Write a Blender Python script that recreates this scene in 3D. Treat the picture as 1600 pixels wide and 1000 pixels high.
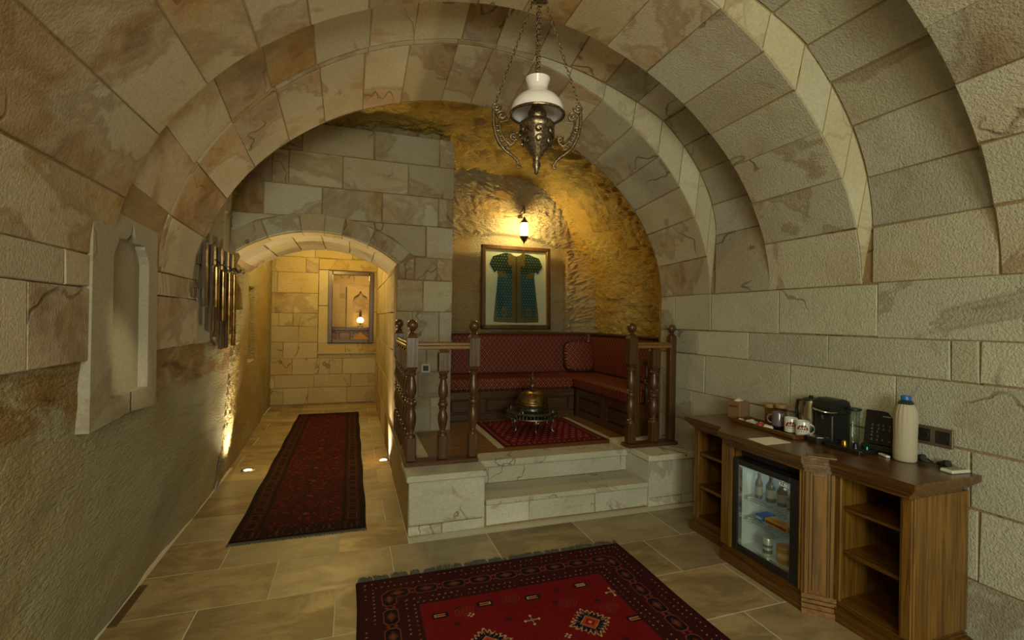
import bpy, math, random
import numpy as np
from mathutils import Vector, Matrix, noise
random.seed(7)
PI = math.pi
for o in list(bpy.data.objects): bpy.data.objects.remove(o, do_unlink=True)
SC = bpy.context.scene
C = SC.collection
# ------------------------------------------------------------ camera
cam = bpy.data.cameras.new('camera'); cam.sensor_width = 36; cam.lens = 740/1600*36; cam.clip_start = .02
camo = bpy.data.objects.new('camera', cam); C.objects.link(camo)
yaw, rol = math.radians(18.7), math.radians(.92)
fw = Vector((math.sin(yaw), math.cos(yaw), 0)); rt = Vector((math.cos(yaw), -math.sin(yaw), 0)); up = rt.cross(fw)
r2 = rt*math.cos(rol)+up*math.sin(rol); u2 = up*math.cos(rol)-rt*math.sin(rol)
M = Matrix((r2, u2, -fw)).transposed().to_4x4(); M.translation = Vector((0, 0, 1.5))
camo.matrix_world = M
SC.camera = camo
# ------------------------------------------------------------ world, large lights, exposure
w = bpy.data.worlds.new('world'); SC.world = w; w.use_nodes = True
w.node_tree.nodes['Background'].inputs[0].default_value = (.55, .6, .6, 1)
w.node_tree.nodes['Background'].inputs[1].default_value = .3
def area(name, loc, target, sx, sy, power, col):
    l = bpy.data.lights.new(name, 'AREA'); l.shape = 'RECTANGLE'; l.size = sx; l.size_y = sy; l.energy = power; l.color = col
    o = bpy.data.objects.new(name, l); C.objects.link(o); o.location = loc
    o.rotation_euler = (Vector(target)-Vector(loc)).to_track_quat('-Z', 'Y').to_euler(); return o
def point(name, loc, power, col, r=.03):
    l = bpy.data.lights.new(name, 'POINT'); l.energy = power; l.color = col; l.shadow_soft_size = r
    o = bpy.data.objects.new(name, l); C.objects.link(o); o.location = loc; return o
def spot(name, loc, target, power, col, ang, r=.02, blend=.6):
    l = bpy.data.lights.new(name, 'SPOT'); l.energy = power; l.color = col; l.spot_size = math.radians(ang); l.spot_blend = blend; l.shadow_soft_size = r
    o = bpy.data.objects.new(name, l); C.objects.link(o); o.location = loc
    o.rotation_euler = (Vector(target)-Vector(loc)).to_track_quat('-Z', 'Y').to_euler(); return o
WARM = (1, .66, .30); NEUT = (.94, .98, .72)
area('window_light', (.2, -2.3, 1.75), (1.3, 3, 1.5), 1.3, 1.1, 92, NEUT)
area('fill_light', (-.3, -.6, 2.55), (1.3, 2.6, .6), .6, .6, 20, (1, .82, .46))  # added fill without a fixture, warms the left side of the room
UPL = (1, .80, .45)
spot('spot_light_left', (-.945, 5.15, .02), (-1.07, 5.0, .85), 95, UPL, 66, .02, 1.0)
spot('spot_light_left_wide', (-.93, 5.14, .03), (-.7, 4.72, 2.2), 60, UPL, 110)
spot('spot_light_right', (.36, 5.14, .02), (.40, 4.94, 1.0), 50, UPL, 60, .02, .8)
spot('spot_light_right_wide', (.335, 5.14, .03), (.1, 4.72, 2.2), 60, UPL, 110)
WARM = (1, .68, .17)
point('corridor_light_near', (-.35, 6.3, 2.45), 30, WARM, .06)
point('corridor_light_far', (-.35, 7.7, 2.5), 30, WARM, .06)
SC.view_settings.view_transform = 'Standard'; SC.view_settings.look = 'None'
SC.view_settings.gamma = 1; SC.view_settings.use_curve_mapping = False
SC.view_settings.exposure = 0.12
# ------------------------------------------------------------ helpers: objects
def link(o, parent=None):
    C.objects.link(o)
    if parent: o.parent = parent
    return o
def tag(o, label=None, cat=None, group=None, kind=None):
    if label: o['label'] = label
    if cat: o['category'] = cat
    if group: o['group'] = group
    if kind: o['kind'] = kind
    return o
def thing(name, label, cat, loc=(0, 0, 0), rz=0, group=None):
    o = bpy.data.objects.new(name, None); o.empty_display_size = .05; link(o)
    o.location = loc; o.rotation_euler = (0, 0, rz); return tag(o, label, cat, group)
def kids(o): return [c for c in bpy.data.objects if c.parent == o]
def copy_tree(o, parent=None):
    c = o.copy(); C.objects.link(c)
    if parent: c.parent = parent
    for k in kids(o): copy_tree(k, c)
    return c
def root(o):
    while o.parent: o = o.parent
    return o
class MB:
    def __init__(s): s.v = []; s.f = []; s.m = Matrix()
    def add(s, vs, fs):
        n = len(s.v); s.v += [tuple(s.m @ Vector(p)) for p in vs]; s.f += [tuple(i+n for i in f) for f in fs]; return s
    def box(s, x0, x1, y0, y1, z0, z1, b=0):
        if x0 > x1: x0, x1 = x1, x0
        if y0 > y1: y0, y1 = y1, y0
        if z0 > z1: z0, z1 = z1, z0
        b = min(b, (x1-x0)/2.2, (y1-y0)/2.2, (z1-z0)/2.2)
        if b <= 0:
            return s.add([(x, y, z) for x in (x0, x1) for y in (y0, y1) for z in (z0, z1)],
                         [(0, 1, 3, 2), (4, 6, 7, 5), (0, 4, 5, 1), (2, 3, 7, 6), (0, 2, 6, 4), (1, 5, 7, 3)])
        X, Y, Z = (x0, x1), (y0, y1), (z0, z1); V = []; I = {}
        for i in (0, 1):
            for j in (0, 1):
                for k in (0, 1):
                    c = (X[i], Y[j], Z[k]); d = (b if i == 0 else -b, b if j == 0 else -b, b if k == 0 else -b)
                    for a in range(3):
                        p = [c[q]+(0 if q == a else d[q]) for q in range(3)]; I[i, j, k, a] = len(V); V.append(tuple(p))
        F = []
        for a in range(3):
            o = [q for q in range(3) if q != a]
            for side in (0, 1):
                f = []
                for u_, v_ in ((0, 0), (1, 0), (1, 1), (0, 1)):
                    key = [0, 0, 0]; key[a] = side; key[o[0]] = u_; key[o[1]] = v_; f.append(I[key[0], key[1], key[2], a])
                F.append(f)
        for a in range(3):
            o = [q for q in range(3) if q != a]
            for u_ in (0, 1):
                for v_ in (0, 1):
                    k0 = [0, 0, 0]; k0[o[0]] = u_; k0[o[1]] = v_; k1 = list(k0); k1[a] = 1
                    F.append([I[k0[0], k0[1], k0[2], o[0]], I[k1[0], k1[1], k1[2], o[0]], I[k1[0], k1[1], k1[2], o[1]], I[k0[0], k0[1], k0[2], o[1]]])
        for i in (0, 1):
            for j in (0, 1):
                for k in (0, 1): F.append([I[i, j, k, 0], I[i, j, k, 1], I[i, j, k, 2]])
        cx = Vector(((x0+x1)/2, (y0+y1)/2, (z0+z1)/2)); G = []
        for f in F:
            p = [Vector(V[i]) for i in f]; n = (p[1]-p[0]).cross(p[2]-p[0]); ce = sum(p, Vector())/len(p)
            G.append(tuple(f) if n.dot(ce-cx) > 0 else tuple(reversed(f)))
        return s.add(V, G)
    def lathe(s, prof, c=(0, 0, 0), n=20, cap=True, flute=0, fn=0):
        V = []; F = []
        for r, z in prof:
            for i in range(n):
                a = 2*PI*i/n; rr = r*(1+flute*math.cos(fn*a)); V.append((c[0]+rr*math.cos(a), c[1]+rr*math.sin(a), c[2]+z))
        for j in range(len(prof)-1):
            for i in range(n):
                k = (i+1) % n; F.append((j*n+i, j*n+k, (j+1)*n+k, (j+1)*n+i))
        if cap:
            if prof[0][0] > 1e-4: F.append(tuple(reversed(range(n))))
            if prof[-1][0] > 1e-4: F.append(tuple(range((len(prof)-1)*n, len(prof)*n)))
        return s.add(V, F)
    def tube(s, pts, r, n=8, closed=False, cap=True):
        pts = [Vector(p) for p in pts]; N = len(pts); V = []; F = []
        rs = r if isinstance(r, (list, tuple)) else [r]*N
        ref = None
        for i, p in enumerate(pts):
            a = pts[(i-1) % N] if (closed or i > 0) else p; b = pts[(i+1) % N] if (closed or i < N-1) else p
            t = (b-a).normalized()
            if ref is None: ref = t.orthogonal().normalized()
            ref = (ref-t*ref.dot(t)); ref = ref.normalized() if ref.length > 1e-6 else t.orthogonal().normalized()
            q = t.cross(ref)
            for k in range(n):
                an = 2*PI*k/n; V.append(p+(ref*math.cos(an)+q*math.sin(an))*rs[i])
        for i in range(N if closed else N-1):
            j = (i+1) % N
            for k in range(n):
                l = (k+1) % n; F.append((i*n+k, i*n+l, j*n+l, j*n+k))
        if cap and not closed: F += [tuple(reversed(range(n))), tuple(range((N-1)*n, N*n))]
        return s.add(V, F)
    def prism(s, poly, a0, a1, axis='z'):
        n = len(poly)
        def P(p, h): return {'z': (p[0], p[1], h), 'y': (p[0], h, p[1]), 'x': (h, p[0], p[1])}[axis]
        A = sum(poly[i][0]*poly[(i+1) % n][1]-poly[(i+1) % n][0]*poly[i][1] for i in range(n))
        if axis == 'y': A = -A
        if A < 0: poly = poly[::-1]
        V = [P(p, a0) for p in poly]+[P(p, a1) for p in poly]
        F = [tuple(reversed(range(n))), tuple(range(n, 2*n))]+[(i, (i+1) % n, n+(i+1) % n, n+i) for i in range(n)]
        return s.add(V, F)
    def cushion(s, x0, x1, y0, y1, z0, z1, n=10, p=5.0):
        # superellipsoid cushion
        V = []; F = []; cx, cy, cz = (x0+x1)/2, (y0+y1)/2, (z0+z1)/2; a, b, c = (x1-x0)/2, (y1-y0)/2, (z1-z0)/2
        nu, nv = n*4, n*2
        e = 2/p
        sg = lambda t, k: math.copysign(abs(t)**k, t)
        for j in range(nv+1):
            ph = -PI/2+PI*j/nv
            for i in range(nu):
                th = 2*PI*i/nu
                V.append((cx+a*sg(math.cos(ph), e)*sg(math.cos(th), e), cy+b*sg(math.cos(ph), e)*sg(math.sin(th), e), cz+c*sg(math.sin(ph), e)))
        for j in range(nv):
            for i in range(nu):
                k = (i+1) % nu; F.append((j*nu+i, j*nu+k, (j+1)*nu+k, (j+1)*nu+i))
        return s.add(V, F)
    def build(s, name, mat, parent=None, world=False, smooth=.6, label=None):
        off = root(parent).location if (world and parent) else Vector()
        me = bpy.data.meshes.new(name); me.from_pydata([tuple(Vector(v)-off) for v in s.v], [], s.f); me.validate()
        if mat: me.materials.append(mat)
        if smooth:
            me.polygons.foreach_set('use_smooth', [True]*len(me.polygons)); me.set_sharp_from_angle(angle=smooth)
        me.update()
        o = bpy.data.objects.new(name, me); link(o, parent)
        if label: o['label'] = label
        return o
def grid_obj(name, P, mat, parent=None, col=None, flip=False, smooth=True, mask=None):
    """P: array (nu,nv,3); col: (nu,nv,3) linear point colours"""
    nu, nv = P.shape[:2]; idx = np.arange(nu*nv).reshape(nu, nv)
    q = np.stack([idx[:-1, :-1], idx[1:, :-1], idx[1:, 1:], idx[:-1, 1:]], -1)
    if mask is not None: q = q[mask]
    q = q.reshape(-1, 4)
    if flip: q = q[:, ::-1]
    me = bpy.data.meshes.new(name); me.vertices.add(nu*nv); me.vertices.foreach_set('co', P.reshape(-1).astype(np.float32))
    me.loops.add(q.size); me.loops.foreach_set('vertex_index', q.reshape(-1).astype(np.int32))
    me.polygons.add(len(q)); me.polygons.foreach_set('loop_start', np.arange(0, q.size, 4, dtype=np.int32))
    me.polygons.foreach_set('use_smooth', np.full(len(q), smooth))
    me.update(calc_edges=True); me.validate()
    if col is not None:
        a = me.color_attributes.new('Col', 'FLOAT_COLOR', 'POINT')
        c4 = np.concatenate([col, np.ones(col.shape[:2]+(1,))], -1); a.data.foreach_set('color', c4.reshape(-1).astype(np.float32))
    me.materials.append(mat)
    o = bpy.data.objects.new(name, me); return link(o, parent)
# ------------------------------------------------------------ helpers: materials
class NT:
    def __init__(s, name):
        s.mat = bpy.data.materials.new(name); s.mat.use_nodes = True; s.n = s.mat.node_tree.nodes; s.l = s.mat.node_tree.links
        s.b = s.n['Principled BSDF']
    def node(s, t, **kw):
        n = s.n.new(t)
        for k, v in kw.items():
            if k in n.inputs.keys() or k.replace('_', ' ') in n.inputs.keys():
                i = n.inputs[k if k in n.inputs.keys() else k.replace('_', ' ')]
                if hasattr(v, 'is_linked') or hasattr(v, 'links'): s.l.new(v, i)
                else: i.default_value = v
            else: setattr(n, k, v)
        return n
    def math(s, op, a, b=None, c=None):
        n = s.n.new('ShaderNodeMath'); n.operation = op
        for i, v in enumerate((a, b, c)):
            if v is None: continue
            if hasattr(v, 'links'): s.l.new(v, n.inputs[i])
            else: n.inputs[i].default_value = v
        return n.outputs[0]
    def mix(s, f, a, b, mode='MIX'):
        n = s.n.new('ShaderNodeMix'); n.data_type = 'RGBA'; n.blend_type = mode; n.clamp_factor = True
        for i, v in ((0, f), (6, a), (7, b)):
            if hasattr(v, 'links'): s.l.new(v, n.inputs[i])
            else: n.inputs[i].default_value = v if i == 0 else (*v[:3], 1)
        return n.outputs[2]
    def ss(s, x, a, b):
        n = s.n.new('ShaderNodeMapRange'); n.interpolation_type = 'SMOOTHSTEP'; s.l.new(x, n.inputs[0])
        n.inputs[1].default_value = a; n.inputs[2].default_value = b; return n.outputs[0]
    def noise(s, vec, scale, detail=3, dist=0, rough=.5, norm=True):
        n = s.n.new('ShaderNodeTexNoise'); s.l.new(vec, n.inputs['Vector']); n.inputs['Scale'].default_value = scale
        n.inputs['Detail'].default_value = detail; n.inputs['Distortion'].default_value = dist; n.inputs['Roughness'].default_value = rough
        return n.outputs['Fac']
    def map(s, vec, sc, rot=(0, 0, 0)):
        n = s.n.new('ShaderNodeMapping'); s.l.new(vec, n.inputs[0]); n.inputs['Scale'].default_value = sc; n.inputs['Rotation'].default_value = rot; return n.outputs[0]
    def coords(s, rnd=0):
        tc = s.n.new('ShaderNodeTexCoord').outputs['Object']
        if not rnd: return tc, None
        oi = s.n.new('ShaderNodeObjectInfo').outputs['Random']
        va = s.n.new('ShaderNodeVectorMath'); va.operation = 'SCALE'; va.inputs[0].default_value = (31.7, 17.3, 23.9); s.l.new(oi, va.inputs[3])
        vb = s.n.new('ShaderNodeVectorMath'); vb.operation = 'ADD'; s.l.new(tc, vb.inputs[0]); s.l.new(va.outputs[0], vb.inputs[1])
        return vb.outputs[0], oi
    def bump(s, h, strength=.5, dist=.01, prev=None):
        n = s.n.new('ShaderNodeBump'); n.inputs['Strength'].default_value = strength; n.inputs['Distance'].default_value = dist
        s.l.new(h, n.inputs['Height'])
        if prev: s.l.new(prev, n.inputs['Normal'])
        return n.outputs[0]
    def out(s, col=None, rough=None, normal=None, metal=None, **kw):
        for k, v in (('Base Color', col), ('Roughness', rough), ('Normal', normal), ('Metallic', metal)):
            if v is None: continue
            if hasattr(v, 'links'): s.l.new(v, s.b.inputs[k])
            else: s.b.inputs[k].default_value = (*v[:3], 1) if k == 'Base Color' else v
        for k, v in kw.items(): s.b.inputs[k.replace('_', ' ')].default_value = v
        return s.mat
def plain(name, col, rough=.6, metal=0, **kw): return NT(name).out(col, rough, None, metal, **kw)
def stone(name, base, alt, stain, vein, amount=.5, pit=1.0, scale=1.0, crack=.6, rnd=1):
    t = NT(name); v, oi = t.coords(rnd)
    n1 = t.noise(v, 1.3*scale, 4); col = t.mix(t.ss(n1, .35, .65), base, alt)
    # warm patches with a soft side and a crisp side, as iron staining has
    m = t.noise(v, .85*scale, 6, .7, .58); lo = .60-amount*.17; mask = t.ss(m, lo, lo+.09)
    inner = t.noise(v, 3.0*scale, 6, .8, .65)
    scol = t.mix(t.ss(inner, .42, .68), stain, vein)
    col = t.mix(t.math('MULTIPLY', mask, t.math('MULTIPLY_ADD', t.ss(inner, .25, .6), .50, .32)), col, scol)
    rim = t.math('MULTIPLY', t.ss(m, lo-.012, lo+.01), t.math('SUBTRACT', 1, t.ss(m, lo+.012, lo+.045)))
    col = t.mix(t.math('MULTIPLY', rim, .42), col, vein)
    # streaks
    sk = t.noise(t.map(v, (1.1*scale, 5.5*scale, 5.5*scale), (.3, .5, .8)), 1.0, 4, .6); col = t.mix(t.math('MULTIPLY', t.ss(sk, .60, .70), .22+.35*amount), col, stain)
    # cracks
    c1 = t.noise(t.map(v, (1.5, .8, 1.0), (.4, .2, .3)), .95*scale, 4, .3, .5); line = t.math('SUBTRACT', 1, t.ss(t.math('ABSOLUTE', t.math('SUBTRACT', c1, .5)), .0008, .006))
    cm = t.ss(t.noise(v, 1.3*scale, 2), .50, .57)
    cr = t.math('MULTIPLY', t.math('MULTIPLY', line, cm), crack)
    col = t.mix(cr, col, tuple(x*.42 for x in vein))
    fine = t.noise(v, 60, 4, 0, .7); col = t.mix(t.ss(fine, .3, .75), t.mix(1, col, (.82, .82, .82), 'MULTIPLY'), col)
    if oi is not None:
        hv = t.n.new('ShaderNodeHueSaturation'); t.l.new(col, hv.inputs['Color']); t.l.new(t.math('MULTIPLY_ADD', oi, .26, .87), hv.inputs['Value'])
        t.l.new(t.math('MULTIPLY_ADD', t.math('FRACT', t.math('MULTIPLY', oi, 7.13)), .35, .75), hv.inputs['Saturation']); col = hv.outputs[0]
    p1 = t.noise(v, 95, 4, 0, .62)
    nrm = t.bump(p1, .95*pit, .011); nrm = t.bump(t.noise(v, 7, 3), .14*pit, .02, nrm); nrm = t.bump(t.math('MULTIPLY', cr, -1), .8, .01, nrm)
    return t.out(col, .88, nrm, Specular_IOR_Level=.25)
def wood(name, dark, light, axis='z', rough=.38, sc=1.0, coat=.2):
    t = NT(name); v, oi = t.coords(1)
    s_ = {'x': (1.0, 22, 22), 'y': (22, 1.0, 22), 'z': (22, 22, 1.0)}[axis]
    g = t.map(v, tuple(k*sc for k in s_)); a = t.noise(g, 1.6, 5, 1.2, .6); b = t.noise(g, 6, 3, .3)
    f = t.math('ADD', t.math('MULTIPLY', t.ss(a, .3, .7), .7), t.math('MULTIPLY', b, .35))
    col = t.mix(f, dark, light)
    return t.out(col, rough, t.bump(f, .25, .004), Coat_Weight=coat, Coat_Roughness=.25)
def vcol(name, rough=.9, sheen=.0, bscale=900, bs=.35):
    t = NT(name); a = t.n.new('ShaderNodeVertexColor'); a.layer_name = 'Col'; v, _ = t.coords(0)
    col = t.mix(t.ss(t.noise(v, bscale/3, 2), .25, .75), t.mix(1, a.outputs[0], (.72, .72, .72), 'MULTIPLY'), a.outputs[0])
    return t.out(col, rough, t.bump(t.noise(v, bscale, 1), bs, .003), Specular_IOR_Level=.15)
def rock(name, base, ochre, dark, tool=1.0, strat=1.0, axis='z', grey=None, band=0, deep=1.0):
    t = NT(name); v, _ = t.coords(0)
    col = t.mix(t.ss(t.noise(v, 1.1, 4, .5), .35, .66), base, ochre)
    st = t.map(v, (.9, .9, 9)); s1 = t.noise(st, 1.6, 5, .4, .6)
    zsep = t.n.new('ShaderNodeSeparateXYZ'); t.l.new(v, zsep.inputs[0]); z = zsep.outputs[2]
    low = t.math('SUBTRACT', 1, t.ss(z, 1.75, 2.15))
    col = t.mix(t.math('MULTIPLY', t.math('MULTIPLY', t.ss(s1, .52, .62), low), .75*strat), col, ochre)
    col = t.mix(t.math('MULTIPLY', t.math('MULTIPLY', t.math('SUBTRACT', 1, t.ss(s1, .36, .42)), low), .55*strat), col, dark)
    if grey: col = t.mix(t.math('MULTIPLY', t.ss(t.noise(v, .9, 3), .42, .6), .6), col, grey)
    if band:
        bm = t.math('MULTIPLY', t.ss(z, 1.0, 1.10), t.math('SUBTRACT', 1, t.ss(z, 1.30, 1.34))); bn = t.noise(t.map(v, (1.2, 1.2, 4)), 2.2, 6, .8, .65)
        col = t.mix(t.math('MULTIPLY', bm, t.ss(bn, .36, .55)), col, (.27, .17, .07)); col = t.mix(t.math('MULTIPLY', bm, t.ss(bn, .56, .68)), col, (.13, .085, .045))
    tl = t.map(v, (26, 26, 70), (.5, .35, .2)); b1 = t.noise(tl, 1.0, 4, .2, .6)
    nrm = t.bump(b1, .9*tool, .028*deep); nrm = t.bump(t.noise(v, 70, 3), .6*tool, .010, nrm)
    nrm = t.bump(s1, .4*strat, .03, nrm)
    return t.out(col, .9, nrm, Specular_IOR_Level=.2)
BEI = (.47, .43, .33)
M_BLOCK = stone('tuff_block', (.57, .57, .47), (.50, .49, .39), (.36, .27, .15), (.22, .14, .08), .10, 1.1, crack=.5)
M_VAULT = stone('tuff_vault', (.50, .43, .32), (.44, .35, .22), (.37, .20, .07), (.19, .09, .03), .58, .55)
M_NEAR = stone('tuff_near', (.53, .50, .40), (.47, .41, .30), (.40, .25, .11), (.21, .11, .045), .2, 1.1)
M_ARCHW = stone('tuff_archwall', (.46, .43, .33), (.42, .34, .22), (.36, .22, .09), (.20, .11, .045), .5, .4)
M_CORR = stone('tuff_corridor', (.52, .43, .25), (.47, .36, .18), (.38, .25, .11), (.22, .13, .05), .15, 1.0)
M_STEP = stone('tuff_step', (.62, .61, .52), (.54, .53, .43), (.36, .33, .25), (.26, .15, .12), .1, .5, 1.6)
M_MORTAR = stone('mortar', (.38, .28, .15), (.30, .21, .10), (.26, .15, .06), (.18, .09, .03), .4, .7, rnd=0)
M_STRIP = stone('tuff_rib', (.54, .50, .38), (.48, .43, .30), (.42, .30, .15), (.30, .18, .08), .12, .25, crack=.2)
M_ROCK = rock('rock_alcove', (.56, .42, .15), (.50, .31, .06), (.20, .13, .06), 1.1, .8, deep=2.4)
M_ROCKB = rock('rock_back', (.44, .38, .25), (.44, .29, .11), (.24, .18, .1), 1.1, 1.0, grey=(.36, .34, .27), deep=1.8)
M_ROCKL = rock('rock_left', (.38, .37, .27), (.38, .29, .15), (.21, .18, .11), .75, .6, grey=(.34, .35, .27), band=1)
M_ROCKC = rock('rock_corridor', (.46, .42, .28), (.44, .32, .14), (.22, .17, .09), 1.3, .4, deep=1.8)
M_SMOOTH = rock('rock_smooth', (.36, .33, .24), (.34, .26, .15), (.2, .15, .09), .25, .2, grey=(.33, .33, .28))
M_PLASTER = stone('plaster', (.40, .37, .30), (.36, .32, .25), (.36, .28, .18), (.26, .19, .12), .1, .3, 1, .2, rnd=0)
M_LITPLAST = stone('warm_lit_plaster', (.44, .35, .18), (.40, .30, .14), (.34, .23, .1), (.26, .17, .08), .1, .3, 1, .1, rnd=0)  # flank plaster with the floor spotlight's warm yellow put into its colour
def travertine(name, a, b, c):
    t = NT(name); v, oi = t.coords(1); g = t.map(v, (1.4, 2.4, 1), (0, 0, .5))
    n = t.noise(g, 2.0, 8, .6, .68); col = t.mix(t.ss(n, .38, .62), a, b); col = t.mix(t.math('MULTIPLY', t.ss(t.math('FRACT', t.math('MULTIPLY', oi, 5.3)), .35, .8), .55), col, (.30, .28, .21))
    sp = t.ss(t.noise(t.map(v, (1, 2.4, 1), (0, 0, .35)), 16, 6, .6, .75), .62, .70); msk = t.ss(t.noise(v, 2.2, 2), .46, .58)
    col = t.mix(t.math('MULTIPLY', t.math('MULTIPLY', sp, msk), .6), col, c)
    hv = t.n.new('ShaderNodeHueSaturation'); t.l.new(col, hv.inputs['Color']); t.l.new(t.math('MULTIPLY_ADD', oi, .34, .82), hv.inputs['Value']); col = hv.outputs[0]
    return t.out(col, t.math('MULTIPLY_ADD', n, .3, .28), t.bump(t.noise(v, 30, 4), .12, .006), Specular_IOR_Level=.45)
M_TILE = travertine('travertine', (.36, .27, .145), (.20, .145, .075), (.64, .60, .48))
M_GROUT = plain('grout', (.60, .56, .44), .9)
M_WOOD = wood('walnut', (.030, .013, .005), (.125, .055, .019), 'z', .34)
M_WOODX = wood('walnut_x', (.030, .013, .005), (.125, .055, .019), 'x', .34)
M_WOODY = wood('walnut_y', (.030, .013, .005), (.125, .055, .019), 'y', .34)
M_OAKZ = wood('oak_z', (.040, .018, .003), (.26, .125, .018), 'z', .4)
M_OAKY = wood('oak_y', (.026, .011, .002), (.165, .068, .011), 'y', .28, coat=.45)
M_OAKX = wood('oak_x', (.10, .047, .013), (.28, .14, .04), 'x', .4)
M_DARKW = wood('dark_wood', (.03, .014, .006), (.10, .045, .016), 'x', .35)
M_DARKWZ = wood('dark_wood_z', (.03, .014, .006), (.10, .045, .016), 'z', .35)
M_FLOORW = wood('floor_wood', (.13, .065, .02), (.26, .14, .045), 'x', .3, .6)
M_BLACK = plain('black_plastic', (.012, .012, .013), .35)
M_BLACKM = plain('black_matte', (.018, .017, .016), .7)
M_CHROME = plain('chrome', (.75, .75, .74), .18, 1)
M_STEEL = plain('brushed_steel', (.5, .47, .42), .3, 1)
M_BRASS = plain('brass', (.60, .36, .12), .3, 1)
def antique(name, c, rough=.38, sc=60):
    t = NT(name); v, _ = t.coords(0); n = t.noise(v, sc, 4, .5)
    return t.out(t.mix(t.ss(n, .35, .65), tuple(k*.35 for k in c), c), rough, t.bump(n, .4, .004), .9)
M_ABRASS = antique('antique_brass', (.30, .23, .15), .36, 90)
M_DOME = antique('aged_copper', (.34, .22, .09), .34, 25)
M_TRAYM = antique('aged_tin', (.16, .17, .13), .36, 40)
M_WHITE = plain('white_plastic', (.70, .72, .68), .4)
M_PAPER = plain('paper', (.78, .76, .64), .8)
M_OPAL = plain('opal_glass', (.80, .76, .78), .12, 0, Subsurface_Weight=.0, Coat_Weight=.5)
def glass(name, col=(1, 1, 1), rough=.02, alpha=None):
    t = NT(name); t.out(col, rough, None, 0); t.b.inputs['Transmission Weight'].default_value = 1; t.b.inputs['IOR'].default_value = 1.45; return t.mat
M_GLASS = glass('clear_glass', (.95, .98, .96))
def pane(name, tint=(1, 1, 1), a=.12):
    m = bpy.data.materials.new(name); m.use_nodes = True; n = m.node_tree.nodes; l = m.node_tree.links; n.remove(n['Principled BSDF'])
    tr = n.new('ShaderNodeBsdfTransparent'); tr.inputs[0].default_value = (*tint, 1); gl = n.new('ShaderNodeBsdfGlossy'); gl.inputs['Roughness'].default_value = .03
    lw = n.new('ShaderNodeLayerWeight'); pw = n.new('ShaderNodeMath'); pw.operation = 'POWER'; pw.inputs[1].default_value = 4; l.new(lw.outputs['Facing'], pw.inputs[0])
    ma = n.new('ShaderNodeMath'); ma.operation = 'MULTIPLY_ADD'; ma.inputs[1].default_value = .8; ma.inputs[2].default_value = .035; l.new(pw.outputs[0], ma.inputs[0]); mx = n.new('ShaderNodeMixShader')
    l.new(ma.outputs[0], mx.inputs[0]); l.new(tr.outputs[0], mx.inputs[1]); l.new(gl.outputs[0], mx.inputs[2]); l.new(mx.outputs[0], n['Material Output'].inputs[0]); return m
M_PANE = pane('thin_pane', (.92, .95, .93))
def emis(name, col, s):
    t = NT(name); t.out((.8, .8, .8), .4); t.b.inputs['Emission Color'].default_value = (*col, 1); t.b.inputs['Emission Strength'].default_value = s; return t.mat
M_BULB = emis('lit_glass', (1, .70, .22), 210)
M_GLOW = emis('lamp_glow', (1, .62, .2), 7)
M_LED = emis('lit_lens', (1, .93, .75), 8)
M_RUG = vcol('rug_wool'); M_CLOTH = vcol('embroidered_cloth', bscale=1200)
def lattice(name, mode):
    t = NT(name); v, _ = t.coords(0); s_ = t.n.new('ShaderNodeSeparateXYZ'); t.l.new(v, s_.inputs[0]); x, y, z = s_.outputs
    h = t.math('ADD', x, y)
    if mode == 'v': a, b = t.math('ADD', h, t.math('MULTIPLY', z, .8)), t.math('SUBTRACT', h, t.math('MULTIPLY', z, .8))
    else: a, b = t.math('ADD', x, y), t.math('SUBTRACT', x, y)
    k = 2*PI/.062
    A = t.math('ABSOLUTE', t.math('SINE', t.math('MULTIPLY', a, k/2))); B = t.math('ABSOLUTE', t.math('SINE', t.math('MULTIPLY', b, k/2)))
    ln = t.math('SUBTRACT', 1, t.ss(t.math('MINIMUM', A, B), .12, .34)); dot = t.ss(t.math('MULTIPLY', A, B), .8, .93)
    f = t.math('MAXIMUM', ln, t.math('MULTIPLY', dot, .7))
    col = t.mix(f, (.075, .005, .004), (.30, .10, .055))
    return t.out(col, .6, t.bump(f, .25, .002), Specular_IOR_Level=.3)
M_SOFA = lattice('sofa_damask', 'v'); M_SEAT = lattice('seat_damask', 'h')
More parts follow.
